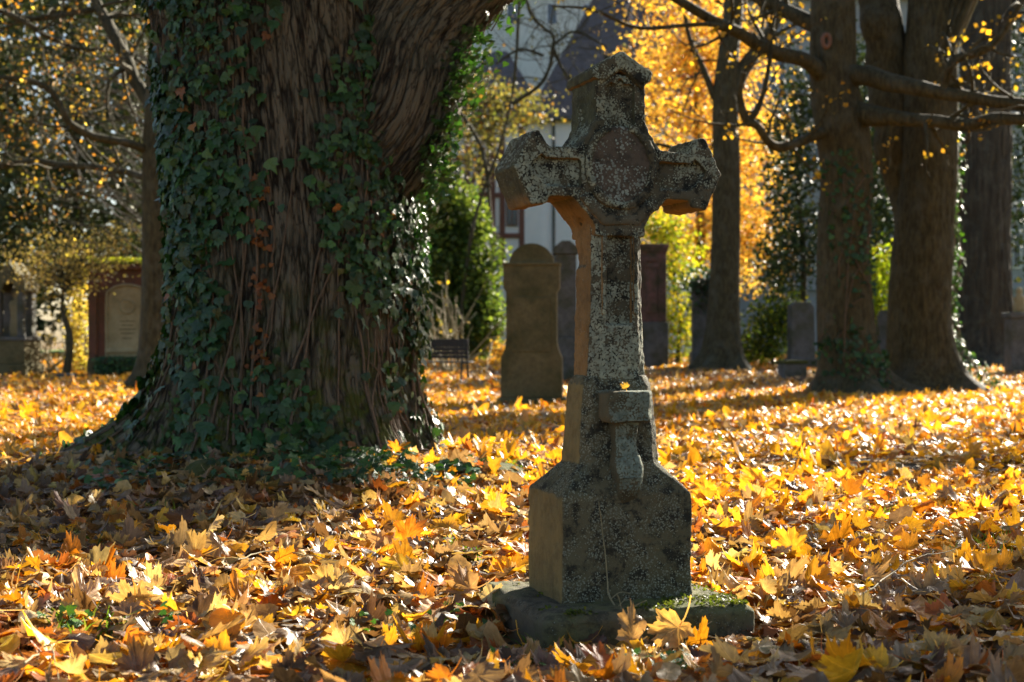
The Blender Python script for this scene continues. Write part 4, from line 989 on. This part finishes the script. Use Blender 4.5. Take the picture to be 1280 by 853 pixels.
# ivy-capped stele behind the slender tree
Yg = 34.5; rt, k, z0 = stone_thing('gravestone', 882, Yg, 'dark grey stele capped with ivy beside the slender forked tree', 'gravestone')
zp = lambda py: CAMZ-(py-426.5)/k-z0
MB().poly([(-17/k, -.1), (-17/k, zp(360)), (-10/k, zp(348)), (14/k, zp(348)), (20/k, zp(360)), (20/k, -.1)], -.2, .2, .02).build('body', M_GREY, rt)
MB().box(-19/k, 22/k, -.27, .27, -.1, zp(440), .02).build('base', M_GREY, rt)
n = 700; c0 = at(880, 350, Yg-.1); P0 = np.stack([c0[0]+rng.normal(0, .28, n), Yg-.1+rng.normal(0, .22, n), c0[2]+rng.normal(0, .14, n)-rng.random(n)**3*.7], 1)
small_ivy(P0, 'dark ivy heaped on top of the grey stele beside the slender tree', IVC[:3], .08)
# grey stele left of the scarred tree
Yg = 33.5; rt, k, z0 = stone_thing('gravestone', 1001, Yg, 'upright dark grey stele under the drooping evergreen', 'gravestone', rz=R(10))
zp = lambda py: CAMZ-(py-426.5)/k-z0
MB().poly([(-16/k, -.1), (-15/k, zp(382)), (-9/k, zp(377)), (9/k, zp(378)), (15/k, zp(384)), (17/k, -.1)], -.14, .14, .015).build('body', M_GREY, rt)
MB().box(-18/k, 19/k, -.2, .2, -.1, zp(448), .015).build('base', M_GREY, rt)
Yg = 27.8; rt, k, z0 = stone_thing('stone_block', 990, Yg, 'small mossy stone block in front of the dark grey stele', 'stone block', rz=R(14))
zp = lambda py: CAMZ-(py-426.5)/k-z0
MB().box(-15/k, 15/k, -.18, .18, -.1, zp(455), .015).build('body', M_GREY, rt)
MB().box(-16/k, 16/k, -.2, .2, zp(455), zp(450.5), .01).build('top_slab', M_MOSSROOT, rt)
# small post between the trunks
Yg = 37; rt, k, z0 = stone_thing('gravestone', 1106, Yg, 'pale narrow gravestone behind the yellow green bush', 'gravestone')
zp = lambda py: CAMZ-(py-426.5)/k-z0
MB().poly([(-9/k, -.1), (-9/k, zp(395)), (-5/k, zp(388)), (5/k, zp(388)), (9/k, zp(395)), (9/k, -.1)], -.12, .12, .01).build('body', M_GREY, rt)
MB().box(-12/k, 12/k, -.16, .16, -.1, zp(440), .01).build('base', M_GREY, rt)
# far right figure on a pillar
Yg = 31; rt, k, z0 = stone_thing('monument', 1274, Yg, 'small pale figure on a pedestal at the far right edge', 'monument')
zp = lambda py: CAMZ-(py-426.5)/k-z0
MB().box(-14/k, 14/k, -.25, .25, -.1, zp(398), .02).build('pedestal', M_GREY, rt)
MB().box(-17/k, 17/k, -.3, .3, zp(398), zp(391), .02).build('ledge', M_GREY, rt)
fig = loft_sections(MB(), [ring_section(a_/k, -a_/k*.8, a_/k*.8, a_/k*.4, zp(y_)) for y_, a_ in ((391, 7), (382, 6.5), (376, 6), (372, 7), (369, 2.6), (366, 3.6), (361, 3.2), (359, 1))])
fig.build('figure', M_CREAM, rt, smooth=True)
# statue monument, far left
Yg = 29.6; rt, k, z0 = stone_thing('monument', 20, Yg, 'grey stone monument with a statue in a niche at the left edge', 'monument', rz=R(-6))
zp = lambda py: CAMZ-(py-426.5)/k-z0
MB().box(-26/k, 25/k, -.45, .45, -.1, zp(455), .03).build('base', M_GRAVE, rt)
MB().box(-23/k, 22/k, -.40, .40, zp(455), zp(426), .02).build('pedestal', M_GRAVE, rt)
MB().box(-25/k, 24/k, -.43, .43, zp(426), zp(421), .015).build('ledge', M_GREY, rt)
for s in (-14, 15): MB().box((s-4)/k, (s+4)/k, -.36, -.2, zp(421), zp(365), .02).build('column', M_GREY, rt)
MB().box(-18/k, 19/k, .05, .3, zp(421), zp(350), .02).build('niche_back', M_GREY, rt)
MB().poly([(-21/k, zp(365)), (-21/k, zp(352)), (-10/k, zp(340)), (0, zp(328)), (10/k, zp(340)), (22/k, zp(352)), (22/k, zp(365)), (10/k, zp(365)), (6/k, zp(355)), (-5/k, zp(355)), (-9/k, zp(365))][::-1], -.38, .3, .01).build('pediment', M_GRAVE, rt)
fig = loft_sections(MB(), [ring_section(a_/k, -a_/k*.7, a_/k*.7, a_/k*.4, zp(y_)) for y_, a_ in ((421, 7), (410, 7.5), (398, 6), (388, 6.5), (381, 8), (377, 7), (374.5, 2.4), (372, 3.6), (367, 3.8), (364, 2.8), (362, .8))])
fig.build('statue', M_CREAM, rt, smooth=True)
# red aedicule with a moss roof
Yg = 29.9; rt, k, z0 = stone_thing('wall_tomb', 162, Yg, 'red brown wall tomb with an arched cream tablet and a bright mossy roof', 'tomb', rz=R(7))
zp = lambda py: CAMZ-(py-426.5)/k-z0
MB().box(-46/k, 46/k, -.30, .35, zp(448), zp(336), .02).build('wall', M_REDWALL, rt)
for s in (-42, 42): MB().box((s-5)/k, (s+5)/k, -.36, -.29, zp(448), zp(342), .01).build('pilaster', M_REDWALL, rt)
MB().box(-50/k, 50/k, -.42, .42, zp(338), zp(331.5), .02).build('cornice', M_REDWALL, rt)
nx, ny = 70, 30; Xr, Yr = np.meshgrid(np.linspace(-52/k, 52/k, nx), np.linspace(-.46, .44, ny)); Zr = zp(331)+.08*np.clip(1-(Yr/.47)**2, 0, 1)**.6+.02*fbm(np.stack([Xr*12, Yr*12, 0*Xr], -1), 3)
i, j = np.meshgrid(np.arange(ny-1), np.arange(nx-1), indexing='ij'); a = i*nx+j
mk('moss_roof', np.stack([Xr, Yr, Zr], -1).reshape(-1, 3), np.stack([a, a+1, a+nx+1, a+nx], -1).reshape(-1, 4), M_MOSS, rt)
MB().box(-48/k, 48/k, -.42, .38, -.1, zp(448), .03).build('base', M_GRAVE, rt)
nm = 4200; Pm = np.stack([rng.uniform(-52/k, 52/k, nm), rng.uniform(-.46, .44, nm), zp(331)+.07+rng.random(nm)*.04], 1)
Pm[:, 2] = np.where(np.abs(Pm[:, 1]) > .3, Pm[:, 2]-.05, Pm[:, 2])
leaves(Pm, .05, [(.42, .46, .03), (.30, .36, .03), (.50, .50, .05)], [2, 2, 1], M_FOL, 'moss_tufts', rt, None)
tabl = [(-24/k, zp(446)), (-24/k, zp(374)), (-20/k, zp(364)), (-12/k, zp(359)), (0, zp(357)), (12/k, zp(359)), (20/k, zp(364)), (24/k, zp(374)), (24/k, zp(446))]
tb = MB().poly(tabl[::-1], -.34, -.28, .01).build('tablet', M_CREAM, rt)
fr = MB(); fr.tube(catmull([(a_*1.04, -.35, b_) for a_, b_ in tabl], 4), 1.6/k, 6); fr.box(-25/k, 25/k, -.40, -.29, zp(441), zp(436), .01); fr.build('frame', M_CREAM, tb, smooth=True)
V_, F_ = torus(0, zp(384), 7.5/k, 8/k, -.345, 1.6/k, 24, 6); md_ = MB(); md_.add(V_, F_); md_.poly([(7/k*math.cos(a), zp(384)+7.5/k*math.sin(a)) for a in np.linspace(0, 2*PI, 17)[:-1]], -.352, -.33); md_.build('medallion', M_CREAM, tb)
ins = MB()
for y_, w_ in ((402, 9), (407, 7), (412, 10), (417, 8), (423, 6)): ins.box(-w_/k, w_/k, -.3435, -.335, zp(y_)-.01, zp(y_)+.01)
ins.build('worn_inscription', M_GRAVE, tb)
# ivy hedge in front of that tomb
x_ = rng.uniform(at(116, 0, 29)[0], at(186, 0, 29)[0], 1400); P0 = np.stack([x_, rng.normal(29.2, .12, 1400), tz(-8, 29)+rng.random(1400)**.8*.42], 1)
small_ivy(P0, 'dark green ivy hedge along the foot of the red wall tomb', IVC[:4], .05, (0, -.7, .6))
# low wall behind the right lawn
Yg = 41; x0, x1 = at(700, 0, Yg)[0], at(860, 0, Yg)[0]

# ------------------------------------------------------------------ bench
x0 = at(537, 478, 26.6)[0]; z0 = tz(x0, 26.6); rt = thing('park_bench', (x0, 26.6, z0), 'dark slatted park bench peeking out behind the massive trunk', 'bench', rz=R(-12))
for q in range(5):
    MB().box(-.75, .75, -.03+.02*q*0, -.0, .44+q*.072, .44+q*.076+.060, .006).build('back_slat', M_BENCH, rt)
for q in range(4):
    MB().box(-.75, .75, .04+q*.11, .13+q*.11, .36, .385, .006).build('seat_slat', M_BENCH, rt)
for s in (-.62, .62):
    mb = MB(); mb.tube(catmull([(s, -.07, 0), (s, -.02, .2), (s, .01, .38), (s, .0, .6), (s, -.015, .82)], 4), .022, 6); mb.tube(catmull([(s, .52, 0), (s, .46, .18), (s, .44, .37)], 4), .022, 6)
    mb.tube([(s, .0, .35), (s, .45, .35)], .02, 6); mb.tube(catmull([(s, .0, .60), (s, .25, .62), (s, .46, .58), (s, .45, .37)], 4), .018, 6); mb.build('side_frame', M_IRON, rt, smooth=True)

# ------------------------------------------------------------------ houses
M_WHITE = plain('white render', (.74, .76, .76), (.80, .81, .80), 2, .9, .003)
M_TIMBER = plain('red brown timber', (.16, .07, .05), (.20, .09, .06), 4, .8)
M_ROOF = plain('dark roof tiles', (.085, .075, .075), (.13, .11, .11), 3, .8, .03, bscale=12)
M_PANE = plain('window glass', (.05, .06, .07), (.07, .08, .10), 2, .15, .001, spec=.6)
M_FACADE = plain('grey stone facade', (.24, .25, .26), (.32, .33, .34), 1.5, .9, .01)
M_PINK = plain('pinkish facade', (.30, .24, .24), (.36, .30, .30), 1.5, .9, .01)
Yh = 70.0; kh = F/Yh; hz = .24
H = thing('house', (at(700, 0, Yh)[0], Yh, hz), 'white rendered house with half-timbering and a dark steep roof behind the cross', 'house')
HX = H.location.x
hx = lambda px: (px-640)/kh-HX; hzz = lambda py: CAMZ-(py-426.5)/kh-hz
MB().box(hx(672), hx(900), 0, 9, 0, hzz(146)).build('wall', M_WHITE, H)
MB().box(hx(540), hx(672), -.6, 8, 0, hzz(150)).build('wing_wall', M_WHITE, H)
def roofmesh(x0, x1, y0, y1, ze, zr, hipl, hipr, ov=.5, t_=.18):
    ym = (y0+y1)/2; V = np.array([[x0-ov, y0-ov, ze], [x1+ov, y0-ov, ze], [x1+ov, y1+ov, ze], [x0-ov, y1+ov, ze], [x0+hipl, ym, zr], [x1-hipr, ym, zr]])
    V2 = V-[0, 0, t_]; VV = np.vstack([V, V2]); 
    return VV, [np.array([[0, 1, 5, 4], [2, 3, 4, 5], [0, 6, 7, 1][::-1][::-1], [1, 7, 8, 2], [2, 8, 9, 3], [3, 9, 6, 0], [6, 9, 8, 7]]), np.array([[1, 2, 5], [3, 0, 4]])]
VV, FF = roofmesh(hx(672), hx(900), 0, 9, hzz(146), hzz(0)+1.2, 3.0, 3.0); rf = mk('roof', VV, FF, M_ROOF, H, smooth=False)
mb = MB(); mb.box(hx(790), hx(800), 3.5, 4.5, hzz(20), hzz(-16)); mb.build('chimney', M_PINK, rf)
VV, FF = roofmesh(hx(540), hx(672), -.6, 8, hzz(150), hzz(45), 3.0, 1.5); mk('roof', VV, FF, M_ROOF, H, smooth=False)
mb = MB()
for y_ in (200, 246, 296): mb.box(hx(560), hx(655), -.68, -.59, hzz(y_)-.12, hzz(y_)+.12)
for x_ in (562, 585, 602, 616, 628, 652): mb.box(hx(x_)-.13, hx(x_)+.13, -.66, -.59, hzz(330), hzz(150))
for a_, b_ in (((562, 296), (585, 246)), ((652, 246), (632, 200)), ((602, 200), (585, 246))):
    mb.tube([(hx(a_[0]), -.60, hzz(a_[1])), (hx(b_[0]), -.60, hzz(b_[1]))], .11, 4)
mb.build('timber_frame', M_TIMBER, H)
for x_, y_, w_, h_ in ((609, 268, 5, 14), (640, 268, 7, 16), (640, 222, 7, 14), (609, 222, 5, 14), (570, 222, 6, 14), (715, 235, 7, 14), (760, 235, 7, 14), (805, 235, 7, 14), (715, 180, 6, 12), (760, 180, 6, 12), (805, 180, 6, 12), (715, 300, 7, 14), (760, 300, 7, 14)):
    yo = -.66 if x_ < 670 else 0
    if x_ == 715: continue
    fm = MB(); fm.box(hx(x_-w_), hx(x_+w_), yo-.06, yo+.02, hzz(y_+h_), hzz(y_-h_)); f_ = fm.build('window', M_TIMBER if x_ < 670 else M_WHITE, H)
    MB().box(hx(x_-w_+1.3), hx(x_-.5), yo-.08, yo-.05, hzz(y_+h_-1.3), hzz(y_-h_+1.3)).box(hx(x_+.5), hx(x_+w_-1.3), yo-.08, yo-.05, hzz(y_+h_-1.3), hzz(y_-h_+1.3)).build('pane', M_PANE, f_)
mb = MB(); mb.tube([(hx(692), -.1, 0), (hx(692), -.1, hzz(148))], .07, 8); mb.build('drainpipe', M_GREY, H)
mb = MB(); mb.tube([(hx(672), -.45, hzz(146)-.15), (hx(900), -.45, hzz(146)-.15)], .11, 8); mb.build('gutter', M_GREY, H)
Yh = 100.0; kh = F/Yh
H = thing('house', (at(690, 0, Yh)[0], Yh, hz), 'pale grey-green gabled building far beyond the dark roof at the top centre', 'house')
HX = H.location.x
hx = lambda px: (px-640)/kh-HX; hzz = lambda py: CAMZ-(py-426.5)/kh-hz
M_PALE = plain('pale green grey render', (.52, .56, .52), (.58, .61, .57), 2, .9, .004)
MB().box(hx(500), hx(860), 0, 10, 0, hzz(-10)).build('wall', M_PALE, H)
VV, FF = roofmesh(hx(500), hx(860), 0, 10, hzz(-10), hzz(-90), 3, 3); mk('roof', VV, FF, M_GREY, H, smooth=False)
for x_ in (590, 640, 690, 735):
    f_ = MB().box(hx(x_-7), hx(x_+7), -.08, .02, hzz(32), hzz(5)).build('window', M_WHITE, H); MB().box(hx(x_-5.5), hx(x_+5.5), -.12, -.07, hzz(30.5), hzz(6.5)).build('pane', M_PANE, f_)
# large grey building to the right
Yh = 82.0; kh = F/Yh
H = thing('building', (at(1050, 0, Yh)[0], Yh, hz), 'large grey stone building with rows of windows far behind the right trunks', 'building')
HX = H.location.x
hx = lambda px: (px-640)/kh-HX; hzz = lambda py: CAMZ-(py-426.5)/kh-hz
MB().box(hx(905), hx(1400), 0, 14, 0, hzz(-5)).build('wall', M_FACADE, H)
MB().box(hx(800), hx(905), 1, 14, 0, hzz(-15)).build('wall', M_PINK, H)
VV, FF = roofmesh(hx(905), hx(1400), 0, 14, hzz(-5), hzz(-40), 5, 5); mk('roof', VV, FF, M_ROOF, H, smooth=False)
mb = MB()
for y_ in (360, 265, 150, 40): mb.box(hx(904), hx(1401), -.25, .02, hzz(y_+3), hzz(y_-3))
mb.build('string_courses', M_FACADE, H)
for x_ in range(930, 1390, 42):
    for y_ in (312, 208, 95):
        f_ = MB().box(hx(x_-10), hx(x_+10), -.10, .02, hzz(y_+24), hzz(y_-24)).build('window', M_WHITE, H)
        MB().box(hx(x_-8.5), hx(x_-.7), -.14, -.09, hzz(y_+22), hzz(y_-22)).box(hx(x_+.7), hx(x_+8.5), -.14, -.09, hzz(y_+22), hzz(y_-22)).build('pane', M_PANE, f_)

# ------------------------------------------------------------------ trees outside the view that cast the shade
def shade_tree(x, y, r, h, label, limbs, n=1500, size=.14, thick=1.0):
    lo = np.array([x, y, tz(x, y)]); rt = thing('tree', tuple(lo), label, 'tree')
    P = catmull([[x, y, -.1], [x+.1, y, h*.35], [x-.05, y+.1, h*.7], [x, y, h]], 8); V_, F_ = rough_tube(P, np.linspace(r, r*.4, len(P)), 60, .008)
    mk('trunk', V_, F_, M_BARK2, rt, lo); out, tips = [], []
    for (z1, d1, L1) in limbs: grow((x, y, z1), d1, L1, r*.35*thick, 2, out, tips, .15, 4, .03, 7)
    V_, F_ = merge(out); mk('limbs', V_, F_, M_BARK2, rt, lo); tp = np.array(tips); tp = tp[tp[:, 2] > 5.0]
    leaves(tp[rng.integers(0, len(tp), n)]+rng.normal(0, .15, (n, 3)), size, [(.60, .38, .04), (.40, .35, .05), (.14, .2, .03)], [2, 1, 1], M_FOL, 'crown', rt, lo)
shade_tree(7.0, 12.3, .42, 8, 'tree standing outside the right edge of the view, nearest the cross', [(4.5, (.9, .2, .6), 3), (5, (.5, .7, .8), 3), (5.5, (.5, -.8, .8), 2.5), (6.5, (.3, -.9, .8), 2.5)], 400)
shade_tree(12.6, 18.6, .35, 9, 'tree standing outside the right edge of the view, level with the double-stemmed tree', [(3.6, (-1, -.15, .05), 4), (4.4, (-.8, .2, .25), 4), (5.5, (.6, .6, .6), 3), (6.5, (-.2, .7, .8), 3)])

cot = 1/math.tan(R(SUN_EL))
def shade_crown(targets, parent_label):  # unseen leaf clumps added up-sun to shade chosen ground spots
    par = [o for o in bpy.data.objects if o.get('label') == parent_label][0]; pl_ = np.array(par.location)
    P0 = []
    for (gx_, gy_, rx_, ry_, hz_, n_) in targets:
        c = np.array([gx_+math.sin(R(SUN_AZ))*cot*hz_, gy_+math.cos(R(SUN_AZ))*cot*hz_, hz_])
        q = rng.normal(0, 1, (n_//12, 3)); q /= np.linalg.norm(q, axis=1, keepdims=True); q *= rng.random((len(q), 1))**.45; q = c+q*[rx_, ry_, .5]
        P0.append(q[rng.integers(0, len(q), n_)]+rng.normal(0, .16, (n_, 3)))
    P0 = np.vstack(P0); out_ = []
    for q in range(0, len(P0), max(1, len(P0)//24)):
        out_.append(tube(catmull([pl_+[0, 0, 4.5], (P0[q]+pl_)/2+[0, 0, 3.2], P0[q]], 4), np.linspace(.09, .015, 9), 5))
    V_, F_ = merge(out_); mk('shade_branches', V_, F_, M_BARK2, par, pl_)
    leaves(P0, .13, [(.60, .38, .04), (.40, .35, .05), (.14, .2, .03)], [2, 1, 1], M_FOL, 'shade_foliage', par, pl_)
shade_crown([(-1.75, 6.1, .5, .7, 8.5, 2000)], 'stout double-stemmed tree with smooth ribbed bark and ivy down its right edge')
shade_crown([(1.25, 3.6, .6, .40, 8.0, 1600), (1.9, 4.1, .5, .3, 8.2, 700), (2.9, 8.8, 1.0, .07, 7.0, 300)], 'tree standing outside the right edge of the view, level with the double-stemmed tree')

# ------------------------------------------------------------------ single leaves and small greenery
pt = cross_world(np.array([-.012, -.165, .712]))
v, f, u = maple(3, 2, .7); o = mk('maple_leaf', (v@basis(np.array([[.1, -.9, .5]]), np.array([.4]))[0].T)*.022+pt, f, M_LITTER, loc=tuple(pt), col=np.tile([[.72, .46, .08]], (len(v), 1)), luv=u)
tag(o, 'small yellow leaf lying on the stone bracket of the cross', 'leaf', 'single leaves that stand out from the carpet')
one_leaf(846, 782, 3.99, None, (-.30, -.80, .45), 2.6, .115, (.72, .47, .17), 5, 'large curled tan leaf propped against the front of the plinth', 1.3)
one_leaf(795, 792, 3.97, None, (.3, -.7, .6), 1.0, .085, (.42, .27, .14), 9, 'dull brown leaf leaning beside the large curled tan leaf', 1.0)
one_leaf(262, 692, 5.6, .10, (-.5, -.3, .75), .6, .105, (.72, .58, .34), 11, 'pale upright leaf catching the sun in the left foreground', 1.2)
one_leaf(312, 760, 4.5, .07, (.1, -.35, .9), 3.0, .095, (.74, .40, .03), 14, 'flat golden orange leaf left of the plinth, lowest of the bright ones', .4)
one_leaf(360, 742, 4.75, .07, (.1, -.2, .95), 1.6, .085, (.70, .30, .02), 17, 'deep orange leaf lying above the golden orange leaf', .5)
one_leaf(505, 735, 4.9, .08, (-.1, -.5, .8), 2.2, .105, (.78, .52, .06), 19, 'bright yellow maple leaf left of the stone plinth', .6)
one_leaf(170, 780, 4.25, .07, (-.3, -.6, .7), 3.6, .095, (.66, .33, .05), 23, 'orange leaf near the lower left corner', .8)
one_leaf(560, 690, 5.7, .10, (.4, -.6, .7), .3, .1, (.72, .40, .05), 27, 'yellow orange leaf standing up left of the pedestal', 1.0)
one_leaf(990, 700, 5.3, .09, (-.4, -.6, .7), .9, .1, (.74, .44, .04), 29, 'golden leaf standing up right of the plinth', 1.0)
one_leaf(1085, 745, 4.75, .08, (.2, -.6, .7), 4.2, .09, (.62, .40, .2), 31, 'crumpled tan leaf at the edge of the lower right shade', 1.3)

def blades(spots, name, label, cat, h, cols, wd=.004, cnt=30, spread=.06):
    Vs, Fs, Cs = [], [], []; o = 0
    for (px_, py_) in spots:
        Yv_ = CAMZ*F/(py_-426.5); c = np.array([(px_-640)/F*Yv_, Yv_])
        for q in range(cnt):
            b = c+rng.normal(0, spread, 2); z0 = tz(*b)+.01; d0 = rng.normal(0, .5, 2); hh = h*rng.uniform(.5, 1.2)
            for s in range(4):
                t_ = s/3; ctr = np.array([b[0]+d0[0]*hh*t_**2, b[1]+d0[1]*hh*t_**2, z0+hh*t_*(1-.25*t_)]); w_ = wd*(1-t_)+.0006
                Vs += [ctr-[w_, 0, 0], ctr+[w_, 0, 0]]
            Fs += [[o+2*s, o+2*s+1, o+2*s+3, o+2*s+2] for s in range(3)]; o += 8
            Cs += [np.array(cols[rng.integers(len(cols))])*rng.uniform(.7, 1.2)]*8
    tag(mk(name, np.array(Vs), np.array(Fs), M_FOL, col=np.array(Cs)), label, cat, kind='stuff')
blades([(190, 650), (100, 690), (95, 805), (1235, 700), (1270, 690), (1100, 655), (575, 700), (1010, 630), (630, 640), (1180, 640), (640, 605), (700, 800), (910, 560), (985, 560)], 'grass', 'small tufts of green grass poking through the leaf carpet', 'grass', .10, [(.08, .16, .02), (.12, .22, .03), (.20, .26, .04)])
# clover-like weeds
sp_ = [(805, 838), (845, 832), (90, 808), (220, 800), (640, 830), (660, 660), (470, 800), (560, 780)]
P0 = []
for (px_, py_) in sp_:
    Yv_ = CAMZ*F/(py_-426.5); c = np.array([(px_-640)/F*Yv_, Yv_])
    for q in range(16): b = c+rng.normal(0, .045, 2); P0.append([b[0], b[1], tz(*b)+.05+rng.random()*.05])
P0 = np.array(P0); n = len(P0)
a_, b_, c_, d_ = scatter(IV, P0, basis(np.array([0, -.4, 1])+rng.normal(0, .4, (n, 3)), rng.uniform(0, 6, n)), rng.uniform(.012, .026, n), palette([(.10, .22, .03), (.06, .14, .03)], [1, 1], n))
tag(mk('weeds', a_, b_, M_IVY, col=c_, luv=d_), 'small green weeds sprouting between the fallen leaves', 'weeds', kind='stuff')
# loose twigs on the leaves
for k, (pts, lab) in enumerate(((((820, 745), (870, 758), (935, 790)), 'pale straight twig lying from the plinth corner to the leaves'), (((300, 700), (345, 690), (420, 700)), 'thin crooked twig in the sunlit left foreground'), (((30, 830), (60, 805), (75, 850)), 'bent brown twig in the lower left corner'), (((1080, 735), (1140, 700), (1200, 690)), 'thin dark twig right of the plinth'))):
    Q = []
    for (px_, py_) in pts:
        Yv_ = (CAMZ-.09)*F/(py_-426.5); x_ = (px_-640)/F*Yv_; Q.append([x_, Yv_, tz(x_, Yv_)+.095])
    mb = MB(); QQ = catmull(Q, 6); mb.tube(QQ+rng.normal(0, .003, QQ.shape), np.linspace(.003, .0012, len(QQ)), 6); c0 = np.array(Q[0]); c1 = QQ[len(QQ)//2]
    mb.tube([c1, c1+[.05, .03, .02]], .0012, 5); tag(mb.build('twig', M_PALETWIG, loc=tuple(c0), smooth=True), lab, 'twig', 'loose twigs on the leaf carpet')
